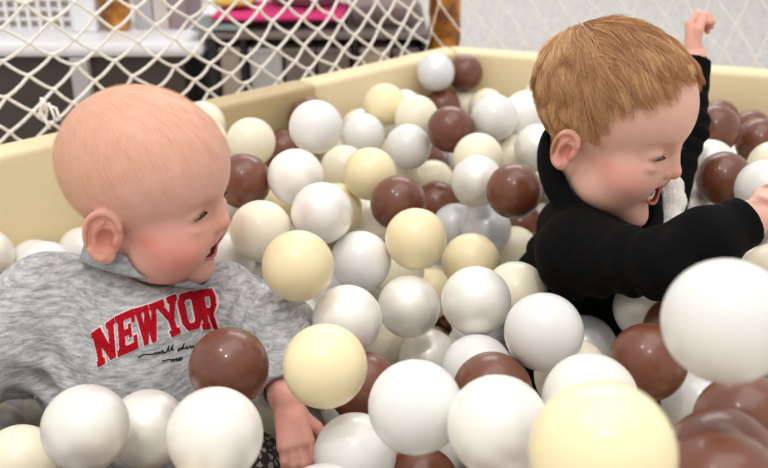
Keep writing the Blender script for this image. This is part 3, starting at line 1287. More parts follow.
rg = np.random.default_rng(21)
roots = rg.choice(cand, 3600, replace=True)
Sw, S = grow_hair(baby, V, qv, roots, 4, lambda q: 0.9 + rg.uniform(0, 0.7, len(q)), away_from((-5.5, 0, 9.5)),
                  lambda q, t: 0.05 + 0.16 * t * rg.uniform(0.3, 1.4, len(q)), rg, 0.25)
Sw = Sw.reshape(len(roots), -1, 3)
cols = np.array(srgb(232, 190, 146)) * rg.uniform(0.8, 1.2, (len(roots), 1))
HAIR_FINE = attr_mat('fine_hair', 0.5, 0.0, 0.4)
Vh, Fh, Ch = strand_mesh(Sw, np.full(len(roots), 0.00006), cols)
ho = np_mesh('hair', Vh, Fh, HAIR_FINE, baby_root)
ho['label'] = 'sparse pale golden baby hair'
set_colors(ho, Ch)

# ---- sweatshirt
SH_T = 0.0035


def wrinkle(p, c, axis, freq, amp, rad):
    q = p - np.asarray(c, F32)
    w = np.exp(-(q * q).sum(1) / (rad * rad))
    ax = np.asarray(axis, F32)
    ax = ax / np.linalg.norm(ax)
    s = q @ ax
    return amp * w * np.sin(s * freq + 1.3 * np.sin(q[:, 0] * 35) + 1.1 * np.sin(q[:, 2] * 41))


def shirt_solid(p):
    d = cone(p, COL_C - COL_N * 0.050, b_chest, 0.056, 0.092)
    d = smin(d, cone(p, b_chest, b_pelvis, 0.092, 0.098), 0.03)
    d = smin(d, cone(p, b_rs, b_ls, 0.043, 0.040), 0.045)
    d = smin(d, cone(p, b_rs, b_re, 0.050, 0.049), 0.04)
    d = smin(d, cone(p, b_re, b_rw, 0.043, 0.030), 0.02)
    d = smin(d, cone(p, b_ls, b_le, 0.042, 0.036), 0.008)
    d = smin(d, cone(p, b_le, b_lw, 0.036, 0.027), 0.014)
    # folds of loose jersey
    d = d + wrinkle(p, b_ls + np.array([0.0, -0.03, -0.03]), b_le - b_ls + np.array([0.02, 0, 0.06]), 200, 0.0065, 0.055)
    d = d + wrinkle(p, b_le, b_le - b_ls, 230, 0.0055, 0.045)
    d = d + wrinkle(p, b_le + (b_lw - b_le) * 0.7, b_lw - b_le, 330, 0.0028, 0.03)
    d = d + wrinkle(p, b_rs + np.array([0.03, -0.05, -0.06]), (0.5, 0, 1.0), 170, 0.0035, 0.07)
    d = d + wrinkle(p, b_re + np.array([0.06, 0, -0.02]), b_re - b_rs, 190, 0.0035, 0.06)
    d = d + wrinkle(p, b_chest + np.array([-0.05, -0.08, -0.05]), (0.35, 0, 1.0), 150, 0.0035, 0.06)
    d = d + wrinkle(p, b_neck + np.array([0, -0.05, -0.03]), (0.1, 0, 1.0), 190, 0.0018, 0.05)
    return d


neck_dir = baby.hw(-1.2, 0, -2.5) - b_neck
neck_dir /= np.linalg.norm(neck_dir)
cuffL = (b_lw - b_le) / np.linalg.norm(b_lw - b_le)
cuffR = (b_rw - b_re) / np.linalg.norm(b_rw - b_re)


COL_C = W(147, 265, 0.927)
COL_N = W(160, 212, 0.928) - COL_C
COL_N /= np.linalg.norm(COL_N)


def shirt_sdf(p):
    s = shirt_solid(p)
    # hollow
    hole = cone(p, COL_C + COL_N * 0.046, COL_C + COL_N * 0.12, 0.057, 0.057)
    s = smax(s, -hole, 0.003)
    q = baby.local(p)
    near = length(q) < 13
    if near.any():
        s[near] = smax(s[near], 0.003 - head_sdf(q[near], BABY_HEAD) * (BS * 0.01), 0.004)
    for w, c, e in ((b_lw, cuffL, b_le), (b_rw, cuffR, b_re)):
        cut = (p - (w - c * 0.004).astype(F32)) @ c.astype(F32)
        nearw = length(p - w.astype(F32)) < 0.075
        s = np.where(nearw, smax(s, cut, 0.002), s)
        s = smax(s, -cone(p, w - c * 0.035, w + c * 0.05, 0.0215, 0.0225), 0.002)
    return s


lo, hi = bounds([b_rs, b_ls, b_re, b_rw, b_le, b_lw, b_pelvis, b_neck], 0.115)
V, Fq = surface_nets(shirt_sdf, lo, hi, 0.0022)
M_SHIRT = fabric_mat('heather_grey_jersey', srgb(138, 140, 143), srgb(208, 208, 210), (70, 70, 330))
shirt = np_mesh('sweatshirt', V, Fq, M_SHIRT, baby_root)
shirt['label'] = 'heather grey jersey sweatshirt with red lettering'
shirt_bvh = BVHTree.FromPolygons([Vector(v) for v in V], Fq.tolist())

# ribbed collar
def collar_sdf(p):
    q = p - COL_C.astype(F32)
    t = q @ COL_N.astype(F32)
    rv = q - t[:, None] * COL_N.astype(F32)
    r = length(rv)
    ang = np.arctan2(rv @ RGT.astype(F32), rv @ np.cross(COL_N, RGT).astype(F32))
    rr = 0.062 + 0.10 * np.clip(t, -0.03, 0.02) * -1
    d = np.sqrt((r - rr) ** 2 + np.maximum(np.abs(t) - 0.007, 0) ** 2) - 0.0032
    d = d + 0.0006 * np.sin(ang * 110)
    h = head_sdf(baby.local(p), BABY_HEAD) * (BS * 0.01)
    return smax(d, 0.002 - h, 0.003)


Vc, Fc = surface_nets(collar_sdf, COL_C - 0.085, COL_C + 0.085, 0.0018)
M_RIB = fabric_mat('grey_rib', srgb(132, 136, 142), srgb(170, 173, 178), (70, 70, 330))
co = np_mesh('collar', Vc, Fc, M_RIB, shirt)

# ---- red fleece lettering, slab serif capitals, laid on the chest
M_RED = plain_mat('red_chenille', srgb(186, 20, 38), 0.95, 0.1, 0.22, 500.0, 0.9)
M_OUT = plain_mat('white_letter_outline', srgb(236, 226, 226), 0.9, 0.1, 0.05, 300.0)
M_INK = plain_mat('black_print', srgb(26, 24, 28), 0.8, 0.2)

LETTERS = {   # strokes on a 0..1 square, thick slab letters: list of polygons
    'N': [[(0, 0), (.38, 0), (.38, .16), (.30, .16), (.30, .84), (.38, .84), (.38, 1), (0, 1), (0, .84), (.07, .84), (.07, .16), (0, .16)],
          [(.07, 1), (.36, 1), (.93, 0), (.66, 0)],
          [(.62, 0.84), (.62, 1), (1, 1), (1, .84), (.93, .84), (.93, 0), (.70, 0), (.70, .84)]],
    'E': [[(0, 0), (.40, 0), (.40, 1), (0, 1), (0, .84), (.10, .84), (.10, .16), (0, .16)],
          [(.38, 0), (1, 0), (1, .34), (.82, .34), (.82, .18), (.38, .18)],
          [(.38, .42), (.62, .42), (.62, .34), (.76, .34), (.76, .68), (.62, .68), (.62, .58), (.38, .58)],
          [(.38, .82), (.82, .82), (.82, .68), (1, .68), (1, 1), (.38, 1)]],
    'W': [[(0, .84), (0, 1), (.34, 1), (.34, .84)], [(.05, .86), (.27, .86), (.42, .0), (.22, .0)],
          [(.22, 0), (.42, 0), (.60, .86), (.42, .86)], [(.40, .86), (.60, .86), (.78, 0), (.58, 0)],
          [(.58, 0), (.78, 0), (.95, .86), (.74, .86)], [(.66, .84), (.66, 1), (1, 1), (1, .84)], [(.36, .84), (.36, 1), (.62, 1), (.62, .84)]],
    'Y': [[(0, .84), (0, 1), (.42, 1), (.42, .84)], [(.58, .84), (.58, 1), (1, 1), (1, .84)],
          [(.06, .86), (.34, .86), (.64, .42), (.36, .42)], [(.66, .86), (.94, .86), (.64, .42), (.40, .42)],
          [(.36, .46), (.64, .46), (.64, .1), (.36, .1)], [(.22, 0), (.78, 0), (.78, .16), (.22, .16)]],
    'O': [[(.0, .22), (.30, .22), (.30, .78), (0, .78)], [(.70, .22), (1, .22), (1, .78), (.70, .78)],
          [(0, .78), (.30, .76), (.38, .82), (.62, .82), (.70, .76), (1, .78), (.78, 1), (.22, 1)],
          [(0, .22), (.22, 0), (.78, 0), (1, .22), (.70, .24), (.62, .18), (.38, .18), (.30, .24)]],
    'R': [[(0, 0), (.44, 0), (.44, .16), (.38, .16), (.38, .84), (0.38, 1), (0, 1), (0, .84), (.10, .84), (.10, .16), (0, .16)],
          [(.36, .82), (.66, .82), (.70, .76), (1, .78), (.82, 1), (.36, 1)],
          [(.70, .58), (1, .58), (1, .80), (.70, .78)],
          [(.36, .38), (.80, .38), (1, .58), (.70, .60), (.64, .54), (.36, .54)],
          [(.46, .40), (.76, .42), (.98, 0), (.64, 0)]],
    'K': [[(0, 0), (.40, 0), (.40, 1), (0, 1)], [(.38, .45), (.5, .62), (.8, 1), (1, 1), (.6, .5), (.38, .3)],
          [(.45, .6), (.62, .6), (1, 0), (.68, 0)]],
}
# photo quads of the letters on the chest: bottom-left, bottom-right, top-right, top-left
QUADS = [('N', (98.5, 367.5), (117.5, 356), (114.5, 317.5), (92.5, 333)),
         ('E', (118.5, 357), (138.5, 347.5), (133.5, 308.5), (115.5, 316.5)),
         ('W', (139.5, 347), (161, 339.5), (156, 302.5), (134, 309)),
         ('Y', (168, 339), (183, 331.5), (174.5, 294.5), (153, 303.5)),
         ('O', (184, 332), (202, 327.5), (195.5, 290), (175, 296)),
         ('R', (202.5, 330), (219, 328.5), (215.5, 288), (193.5, 291.5)),
         ]


def cast(px, py, bvh, lift):
    d = Vector(FWD + (px - 384.0) / FPX * RGT + (234.0 - py) / FPX * UPV).normalized()
    h = bvh.ray_cast(Vector(CAM), d)
    if h[0] is None:
        return None
    n = h[1] if h[1].dot(d) < 0 else -h[1]
    return h[0] + n * lift, n


def drape_polys(name, polys, bvh, thick, mat, parent, cut=0.25):
    """flat photo-space polygons cut fine and laid on the cloth as real thick applique"""
    step = 0.55
    xs = [p[0] for poly in polys for p in poly]
    ys = [p[1] for poly in polys for p in poly]
    gx = np.arange(min(xs) - step, max(xs) + step, step)
    gy = np.arange(min(ys) - step, max(ys) + step, step)
    cxx, cyy = np.meshgrid(gx + step / 2, gy + step / 2, indexing='ij')
    cover = np.zeros(cxx.shape, bool)
    for poly in polys:
        ins = np.zeros(cxx.shape, bool)
        for i in range(len(poly)):
            (x1, y1), (x2, y2) = poly[i - 1], poly[i]
            hit = ((y1 > cyy) != (y2 > cyy))
            xx = (x2 - x1) * (cyy - y1) / ((y2 - y1) if abs(y2 - y1) > 1e-9 else 1e-9) + x1
            ins ^= hit & (cxx < xx)
        cover |= ins
    top, nrm, ids, faces = [], [], {}, []

    def vid(i, j):
        if (i, j) not in ids:
            h = cast(gx[0] + i * step, gy[0] + j * step, bvh, thick)
            ids[(i, j)] = -1 if h is None else len(top)
            if h is not None:
                top.append(h[0])
                nrm.append(h[1])
        return ids[(i, j)]
    for i, j in np.argwhere(cover):
        q = (vid(i, j), vid(i + 1, j), vid(i + 1, j + 1), vid(i, j + 1))
        if min(q) < 0:
            continue
        faces += [(q[0], q[1], q[2]), (q[0], q[2], q[3])]
    faces = [f for f in faces if max((top[f[a]] - top[f[a - 1]]).length for a in range(3)) < 0.012]
    cam_v = Vector(CAM)
    faces = [f if (top[f[1]] - top[f[0]]).cross(top[f[2]] - top[f[0]]).dot(cam_v - top[f[0]]) > 0 else f[::-1] for f in faces]
    n = len(top)
    verts = [tuple(t) for t in top] + [tuple(t - m * (thick + 0.0008)) for t, m in zip(top, nrm)]
    edge = {}
    for f in faces:
        for a in range(3):
            e = (f[a], f[(a + 1) % 3])
            edge[e] = edge.get(e, 0) + 1
    sides = []
    for (a, b) in edge:
        if (b, a) not in edge:
            sides.append((b, a, a + n, b + n))
    return mesh_obj(name, verts, faces + sides, mat, parent, True)


def in_quad(q, u, v):
    bl, br, tr, tl = q
    x = (bl[0] * (1 - u) + br[0] * u) * (1 - v) + (tl[0] * (1 - u) + tr[0] * u) * v
    y = (bl[1] * (1 - u) + br[1] * u) * (1 - v) + (tl[1] * (1 - u) + tr[1] * u) * v
    return x, y


for ch, *q in QUADS:
    polys = [[in_quad(q, u, v) for u, v in poly] for poly in LETTERS[ch]]
    grown = []
    for poly in LETTERS[ch]:
        pp = [in_quad(q, u, v) for u, v in poly]
        a = sum(pp[i - 1][0] * pp[i][1] - pp[i][0] * pp[i - 1][1] for i in range(len(pp)))
        g = []
        for i in range(len(pp)):
            p0, p1, p2 = np.array(pp[i - 1]), np.array(pp[i]), np.array(pp[(i + 1) % len(pp)])
            e1 = (p1 - p0) / (np.linalg.norm(p1 - p0) + 1e-9)
            e2 = (p2 - p1) / (np.linalg.norm(p2 - p1) + 1e-9)
            s = 1 if a > 0 else -1
            m = np.array([e1[1], -e1[0]]) * s + np.array([e2[1], -e2[0]]) * s
            m /= max(0.7, np.linalg.norm(m) ** 2 / 2)
            g.append(tuple(p1 + m * 1.6))
        grown.append(g)
    drape_polys('letter_outline', grown, shirt_bvh, 0.0006, M_OUT, shirt)
    drape_polys('letter', polys, shirt_bvh, 0.0022, M_RED, shirt)

# black handwriting under the letters
SCRIPT = [
    [(138, 357.5), (143, 354.5), (149, 354.2), (154, 354)],
    [(154, 354.5), (155.5, 352), (157, 354), (158.5, 351.6), (160, 353.6)],
    [(160, 353), (162.5, 350.4), (164, 352), (162, 353.4), (164.6, 352.4), (166, 352.2)],
    [(166, 352.2), (169, 345.6), (168, 351), (170, 350.6), (173, 344.2), (171.8, 350.2), (174, 349.6)],
    [(181, 348), (178, 348.8), (177.6, 351), (180.6, 350), (184.2, 343.2), (182.2, 349.2), (184.5, 348.4)],
    [(184.5, 348.4), (187, 346.2), (186.4, 348.8), (189, 347.2), (190, 345.4)],
    [(190, 345.4), (190.6, 348), (193, 345.6), (193, 348.2), (196, 344.6), (195.4, 347.4), (198, 344.8)],
    [(198, 344.8), (199.6, 346.6), (201.6, 343.6), (200, 347.8), (196.6, 351.6)],
    [(162, 361), (168, 359.6), (173, 359.4)],
    [(171, 362), (173.4, 358.4), (173.6, 361.4), (176.4, 357.6), (176.6, 361), (179.6, 357.2)],
    [(179.6, 358), (178.6, 360.6), (181.4, 359.8), (182.2, 357.4), (179.8, 358)],
]
for st_ in SCRIPT:
    fine = []
    for i in range(len(st_) - 1):
        for k in range(3):
            t = k / 3
            fine.append((st_[i][0] * (1 - t) + st_[i + 1][0] * t, st_[i][1] * (1 - t) + st_[i + 1][1] * t))
    fine.append(st_[-1])
    pts = [cast(x, y, shirt_bvh, 0.0005) for x, y in fine]
    pts = [np.array(h[0]) for h in pts if h]
    if len(pts) > 2:
        v, f = tube_geom(pts, 0.0006, 5)
        mesh_obj('script_stroke', v, f, M_INK, shirt)

# ---- patterned leggings (legs go forward under the balls)
b_hipL, b_hipR = b_pelvis + np.array([0.05, -0.01, -0.02]), b_pelvis + np.array([-0.05, -0.02, -0.02])
b_kneeL = W(240, 462, 0.86)
b_kneeL[2] -= 0.02
b_kneeR = W(60, 560, 0.84)
b_ankL = np.array([b_kneeL[0] + 0.07, b_kneeL[1] - 0.09, 0.075])
b_ankR = np.array([b_kneeR[0] + 0.09, b_kneeR[1] - 0.08, 0.075])


def legging_sdf(p):
    d = cone(p, b_hipR, b_hipL, 0.07, 0.07)
    d = smin(d, cone(p, b_hipL, b_kneeL, 0.058, 0.046), 0.02)
    d = smin(d, cone(p, b_hipR, b_kneeR, 0.058, 0.046), 0.02)
    d = smin(d, cone(p, b_kneeL, b_ankL, 0.044, 0.030), 0.012)
    d = smin(d, cone(p, b_kneeR, b_ankR, 0.044, 0.030), 0.012)
    d = smin(d, cone(p, b_ankL, b_ankL + np.array([0.04, -0.05, -0.01]), 0.028, 0.022), 0.012)
    d = smin(d, cone(p, b_ankR, b_ankR + np.array([0.04, -0.05, -0.01]), 0.028, 0.022), 0.012)
    return d + wrinkle(p, b_kneeL, b_kneeL - b_hipL, 200, 0.002, 0.06)


lo, hi = bounds([b_hipL, b_hipR, b_kneeL, b_kneeR, b_ankL, b_ankR], 0.10)
V, Fq = surface_nets(legging_sdf, lo, hi, 0.004)
lg = np_mesh('leggings', V, Fq, patterned_mat(), baby_root)
lg['label'] = 'dark leggings with a pale broken pattern'

# ------------------------------------------------------------------ boy
YSKIN = srgb(230, 182, 163)
yR = head_frame(-38.0, -11.0, -3.0)
YS = 1.0
boy_head = W(606, 136, 0.965)
boy = Body(boy_head, yR, BOY_HEAD, YS)
y_neck = W(588, 230, 1.03)
y_rs, y_ls = W(580, 254, 0.945), W(645, 236, 1.12)
y_chest, y_pelvis = W(586, 290, 1.095), W(580, 395, 1.13)
y_re, y_rw = W(662, 265, 0.845), W(746, 221, 0.865)
y_rm = W(704, 243, 0.853)
y_le, y_lw = W(687, 128, 1.14), W(694, 61, 1.16)
boy.add(boy.hw(-1.6, 0, -3.0), y_neck, 0.042, 0.034, 0.02)
boy.add(y_neck, y_chest, 0.04, 0.055, 0.02)
boy.add(y_chest, y_pelvis, 0.055, 0.06, 0.02)
boy.add(y_rs, y_ls, 0.026, 0.026, 0.02)
boy.add(y_rs, y_re, 0.026, 0.021, 0.01)
boy.add(y_re, y_rw, 0.021, 0.0195, 0.01)
boy.add(y_ls, y_le, 0.030, 0.024, 0.01)
boy.add(y_le, y_lw, 0.024, 0.0175, 0.01)
# near hand reaches past the frame, half closed
hx = y_rw - y_re
hx /= np.linalg.norm(hx)
hz = np.array([0.1, -0.4, 1.0])
hz = hz - hx * (hz @ hx)
hz /= np.linalg.norm(hz)
for a in hand_prims(np.stack([hx, np.cross(hz, hx), hz], 1), y_rw + hx * 0.014, 1, 0.0094,
                    [(0.4, 0.6, 0.4), (0.4, 0.6, 0.4), (0.45, 0.6, 0.4), (0.5, 0.6, 0.4)], thumb=(0.7, 0.4)):
    boy.add(*a)
# far hand raised, fingers folded over
hx = W(692, 30, 1.17) - y_lw
hx /= np.linalg.norm(hx)
hz = W(640, 45, 1.20) - W(693, 45, 1.17)
hz = hz - hx * (hz @ hx)
hz /= np.linalg.norm(hz)
for a in hand_prims(np.stack([hx, np.cross(hz, hx), hz], 1), y_lw + hx * 0.008, -1, 0.0084,
                    [(0.75, 1.25, 0.8), (0.7, 1.2, 0.8), (0.75, 1.25, 0.8), (0.85, 1.25, 0.8)], spread=0.05, thumb=(0.45, 0.5)):
    boy.add(*a)

boy_root = empty('person', (y_pelvis[0], y_pelvis[1], 0.03))
tag(boy_root, 'laughing red-blond boy in a black hooded top with one arm raised', 'person')
lo, hi = bounds([boy.hw(-10, -9, -9), boy.hw(10, 9, 13), boy.hw(10, -9, -9), boy.hw(-10, 9, 13), y_re, y_pelvis, y_le,
                 y_lw + np.array([0, 0.02, 0.085]), y_rw + np.array([0.09, 0.0, 0.0])], 0.045)
V, Fq = surface_nets(boy.sdf, lo, hi, 0.0016)

# hair line: everything behind and above this
def boy_hair_region(q):
    """>0 on the hairy scalp; head space cm"""
    ay = np.abs(q[:, 1])
    front = 5.6 - 0.055 * ay ** 2                      # forehead line
    f1 = (q[:, 2] - 0.0) - (9.6 - 0.10 * ay ** 2)        # above the forehead line
    temple = -(q[:, 0] - (1.2 + 0.18 * np.clip(q[:, 2], -2, 8)))     # behind the temple line
    side = np.maximum(f1, temple)
    low = q[:, 2] - np.where(q[:, 0] > -2.2, 1.4 - 0.9 * np.clip(q[:, 0] - 0.8, 0, 2.0), -3.2 + 0.3 * np.clip(q[:, 0] + 6, 0, 4))
    return np.minimum(side, low)


def boy_scalp(q):
    return 0.92 * smooth01(boy_hair_region(q), -0.1, 0.45) * (length(q) < 16)


bo = np_mesh('body', V, Fq, SKIN, boy_root)
bo['label'] = 'fair skin of head and hands'
HAIRC = np.array(srgb(206, 150, 104))
set_colors(bo, skin_colors(boy, V, YSKIN, HAIRC * 0.8, 0.45, boy_scalp))
add_eyes(boy, boy_root, np.array(srgb(90, 100, 110)))
add_teeth(boy, boy_root, 8, 6, 0.42, 0.45)

qv = boy.local(V.astype(F32)).astype(float)
sk = np.abs(hair_skull(qv.astype(F32), BOY_HEAD)) < 0.25
cand = np.nonzero((boy_hair_region(qv) > 0.0) & sk & (length(qv) < 14.5))[0]
rg = np.random.default_rng(31)
NH = 15000
roots = rg.choice(cand, NH, replace=True)
CR = np.array([-6.2, 0.8, 10.2])


def boy_len(q):
    top = smooth01(q[:, 2], 2.0, 9.0)
    back = smooth01(-q[:, 0], 2.0, 7.0) * (1 - top)
    inner = smooth01(boy_hair_region(q), 0.2, 3.0)
    return (1.2 + (1.0 + 1.9 * inner) * top - 0.2 * back) * rg.uniform(0.75, 1.25, len(q))


NC = 430
cl_dir = rg.normal(0, 0.34, (NC, 3))
cl_ctr = qv[rg.choice(cand, NC)]
rq = qv[roots]
clump = np.array([np.argmin(((cl_ctr - r) ** 2).sum(1)) for r in rq])


def boy_flow(P, root):
    f = P - CR
    f = f / (np.linalg.norm(f, axis=1, keepdims=True) + 1e-6)
    f[:, 0] += 0.35 * smooth01(root[:, 2], 3.0, 9.0)
    f[:, 2] -= 0.6 * (1 - smooth01(root[:, 2], 4.0, 10.0))
    return f + cl_dir[clump]


cl_lift = rg.uniform(0.55, 1.5, NC)


def boy_lift(q, t):
    top = smooth01(q[:, 2], 2.0, 8.0)
    return (0.12 + (0.30 + 0.55 * top) * t * cl_lift[clump] * (1.0 - 0.35 * t)) * rgl


rgl = rg.uniform(0.55, 1.15, NH)
Sw, S = grow_hair(boy, V, qv, roots, 7, boy_len, boy_flow, boy_lift, rg, 0.06)
Sw = Sw.reshape(NH, -1, 3)
# gather the strands of a lock towards its middle near the tips
for c_ in range(NC):
    ids = np.nonzero(clump == c_)[0]
    if len(ids) < 3:
        continue
    mid = Sw[ids].mean(0, keepdims=True)
    wgt = (np.linspace(0, 1, Sw.shape[1]) ** 1.3 * 0.36)[None, :, None]
    Sw[ids] = Sw[ids] * (1 - wgt) + mid * wgt
tone = rg.uniform(0, 1, (NH, 1)) * 0.40 + rg.uniform(0, 1, NC)[clump][:, None] * 0.60
cols = np.array(srgb(168, 108, 66)) * (1 - tone) + np.array(srgb(250, 206, 152)) * tone
Vh, Fh, Ch = strand_mesh(Sw, rg.uniform(0.00026, 0.0005, NH), cols)
M_HAIR = attr_mat('boy_hair', 0.38, 0.0, 0.5)
ho = np_mesh('hair', Vh, Fh, M_HAIR, boy_root)
ho['label'] = 'short tousled strawberry blond hair'
set_colors(ho, Ch)

# ---- black hooded top
y_cR = (y_rw - y_re) / np.linalg.norm(y_rw - y_re)
y_cL = (y_lw - y_le) / np.linalg.norm(y_lw - y_le)
y_nd = boy.hw(-1.6, 0, -3.0) - y_neck
y_nd /= np.linalg.norm(y_nd)
hood_c = boy.hw(-4.6, 0.0, -6.6)


def hood_solid(p):
    d = cone(p, y_neck + np.array([0, 0, -0.01]), y_chest, 0.060, 0.080)
    d = smin(d, cone(p, y_chest, y_pelvis, 0.080, 0.088), 0.03)
    d = smin(d, cone(p, y_rs, y_ls, 0.046, 0.044), 0.04)
    d = smin(d, cone(p, y_rs, y_re, 0.042, 0.030), 0.014)
    d = smin(d, cone(p, y_re, y_rm, 0.030, 0.033), 0.012)
    d = smin(d, cone(p, y_rm, y_rw - y_cR * 0.035, 0.033, 0.029), 0.012)
    d = smin(d, cone(p, y_rw - y_cR * 0.033, y_rw + y_cR * 0.02, 0.0265, 0.025), 0.003)
    d = smin(d, cone(p, y_ls, y_le, 0.042, 0.023), 0.02)
    d = smin(d, cone(p, y_le, y_lw, 0.023, 0.0215), 0.02)
    d = d + wrinkle(p, y_re, y_re - y_rs, 190, 0.0035, 0.05)
    d = d + wrinkle(p, y_rs + np.array([0.03, -0.02, -0.03]), (0.7, 0, 0.9), 170, 0.0040, 0.06)
    d = d + wrinkle(p, y_chest + np.array([-0.07, -0.03, 0.03]), (0.3, 0, 1.0), 140, 0.0035, 0.07)
    d = d + wrinkle(p, y_le, y_lw - y_le, 260, 0.002, 0.05)
    return d


HOOD_SHIFT = (yR[:, 0] - y_nd * (yR[:, 0] @ y_nd)) * 0.014


def hoodie_sdf(p):
    s = hood_solid(p)
    # hood bunched behind the neck and running down both sides of the opening
    c = (y_neck + y_nd * 0.022 + HOOD_SHIFT).astype(F32)
    q = p - c
    t = q @ y_nd.astype(F32)
    rv = q - t[:, None] * y_nd.astype(F32)
    r = length(rv)
    fwd = yR[:, 0] - y_nd * (yR[:, 0] @ y_nd)
    fwd = (fwd / np.linalg.norm(fwd)).astype(F32)
    cosf = (rv @ fwd) / (r + 1e-6)
    rise = 0.036 - 0.042 * cosf                     # higher at the back of the neck
    thick = 0.014 - 0.006 * cosf
    ring = np.sqrt((r - 0.053 - 0.010 * cosf) ** 2 + ((t - rise) * 0.62) ** 2) - thick
    s = smin(s, ring, 0.015)
    hole = cone(p, y_neck + y_nd * 0.05 + HOOD_SHIFT, y_neck + y_nd * 0.16 + HOOD_SHIFT, 0.044, 0.052)
    s = smax(s, -hole, 0.005)
    q = boy.local(p)
    near = length(q) < 13
    if near.any():
        s[near] = smax(s[near], 0.004 - head_sdf(q[near], BOY_HEAD) * (YS * 0.01), 0.006)
    for w, cc in ((y_rw, y_cR), (y_lw, y_cL)):
        cut = (p - w.astype(F32)) @ cc.astype(F32)
        nearw = length(p - w.astype(F32)) < 0.07
        s = np.where(nearw, smax(s, cut, 0.002), s)
    s = smax(s, -cone(p, y_rw - y_cR * 0.03, y_rw + y_cR * 0.05, 0.0205, 0.0210), 0.002)
    s = smax(s, -cone(p, y_lw - y_cL * 0.03, y_lw + y_cL * 0.05, 0.0192, 0.0200), 0.002)
    return s


lo, hi = bounds([y_rs, y_ls, y_re, y_rw, y_le, y_lw, y_pelvis, y_neck], 0.125)
V, Fq = surface_nets(hoodie_sdf, lo, hi, 0.0022)
M_HOOD = fabric_mat('black_sweat_jersey', srgb(5, 5, 6), srgb(10, 10, 12), (90, 90, 90), 900.0, 0.3)
M_HOOD.node_tree.nodes['Principled BSDF'].inputs['Sheen Weight'].default_value = 0.0
hood = np_mesh('hooded_top', V, Fq, M_HOOD, boy_root)
hood['label'] = 'black jersey hooded top with ribbed cuffs'
hood_bvh = BVHTree.FromPolygons([Vector(v) for v in V], Fq.tolist())

# white fleece lining along the front opening of the hood
M_FLEECE = plain_mat('white_fleece', srgb(236, 234, 228), 0.95, 0.1, 0.06, 260.0, 0.9)
lin = [W(664, 172, 1.06), W(672, 186, 1.055), W(675, 202, 1.045), W(671, 220, 1.03), W(664, 238, 1.01), W(655, 255, 0.99)]


def lining_sdf(p):
    d = np.full(len(p), 1.0, F32)
    for i in range(len(lin) - 1):
        d = smin(d, cone(p, lin[i], lin[i + 1], (0.010, 0.012, 0.012, 0.010, 0.007)[i], (0.012, 0.012, 0.010, 0.007, 0.005)[i]), 0.006)
    return d + 0.0009 * np.sin(p[:, 0] * 900) * np.sin(p[:, 1] * 800) * np.sin(p[:, 2] * 850)


lo, hi = bounds(lin, 0.02)
V, Fq = surface_nets(lining_sdf, lo, hi, 0.0016)
ln = np_mesh('hood_lining', V, Fq, M_FLEECE, boy_root)
ln['label'] = 'white fleece lining of the hood opening'
v, f = tube_geom([p + np.array([-0.011, -0.006, 0.0]) for p in lin[1:]], 0.0016, 6)
mesh_obj('lining_piping', v, f, M_FLEECE, boy_root)

# ---- trousers below the balls
M_TROUSER = fabric_mat('dark_trouser', srgb(40, 40, 46), srgb(58, 58, 64), (90, 90, 90), 900.0, 0.3)
y_hR, y_hL = y_pelvis + np.array([0.02, -0.05, -0.02]), y_pelvis + np.array([0.03, 0.05, -0.02])
y_kR, y_kL = y_hR + np.array([0.17, -0.03, -0.015]), y_hL + np.array([0.17, 0.06, -0.015])
y_aR, y_aL = y_kR + np.array([0.10, 0.05, -0.06]), y_kL + np.array([0.10, -0.03, -0.06])


def trouser_sdf(p):
    d = cone(p, y_hR, y_hL, 0.07, 0.07)
    for h_, k_, a_ in ((y_hR, y_kR, y_aR), (y_hL, y_kL, y_aL)):
        d = smin(d, cone(p, h_, k_, 0.06, 0.05), 0.02)
        d = smin(d, cone(p, k_, a_, 0.045, 0.033), 0.014)
        d = smin(d, cone(p, a_, a_ + np.array([0.05, 0, -0.005]), 0.028, 0.022), 0.012)
    return d


lo, hi = bounds([y_hR, y_hL, y_kR, y_kL, y_aR + np.array([0.05, 0, 0]), y_aL + np.array([0.05, 0, 0])], 0.09)
V, Fq = surface_nets(trouser_sdf, lo, hi, 0.004)
np_mesh('trousers', V, Fq, M_TROUSER, boy_root)

# ------------------------------------------------------------------ balls
BR = 0.035


def ball_mat(name, rgb, rough, metallic=0.0, coat=0.3, spec=0.5, sss=0.0):
    m, nt, b = new_mat(name)
    oi = nt.nodes.new('ShaderNodeObjectInfo')
    hs = nt.nodes.new('ShaderNodeHueSaturation')
    hs.inputs['Color'].default_value = (*rgb, 1)
    mr = nt.nodes.new('ShaderNodeMapRange')
    mr.inputs['To Min'].default_value = 0.94
    mr.inputs['To Max'].default_value = 1.05
    nt.links.new(oi.outputs['Random'], mr.inputs['Value'])
    nt.links.new(mr.outputs['Result'], hs.inputs['Value'])
    nt.links.new(hs.outputs['Color'], b.inputs['Base Color'])
    b.inputs['Roughness'].default_value = rough
    b.inputs['Metallic'].default_value = metallic
    b.inputs['Coat Weight'].default_value = coat
    b.inputs['Coat Roughness'].default_value = 0.09
    b.inputs['Specular IOR Level'].default_value = spec
    if sss:
        b.inputs['Subsurface Weight'].default_value = sss
        b.inputs['Subsurface Radius'].default_value = (1.0, 0.85, 0.7)
        b.inputs['Subsurface Scale'].default_value = 0.006
    return m


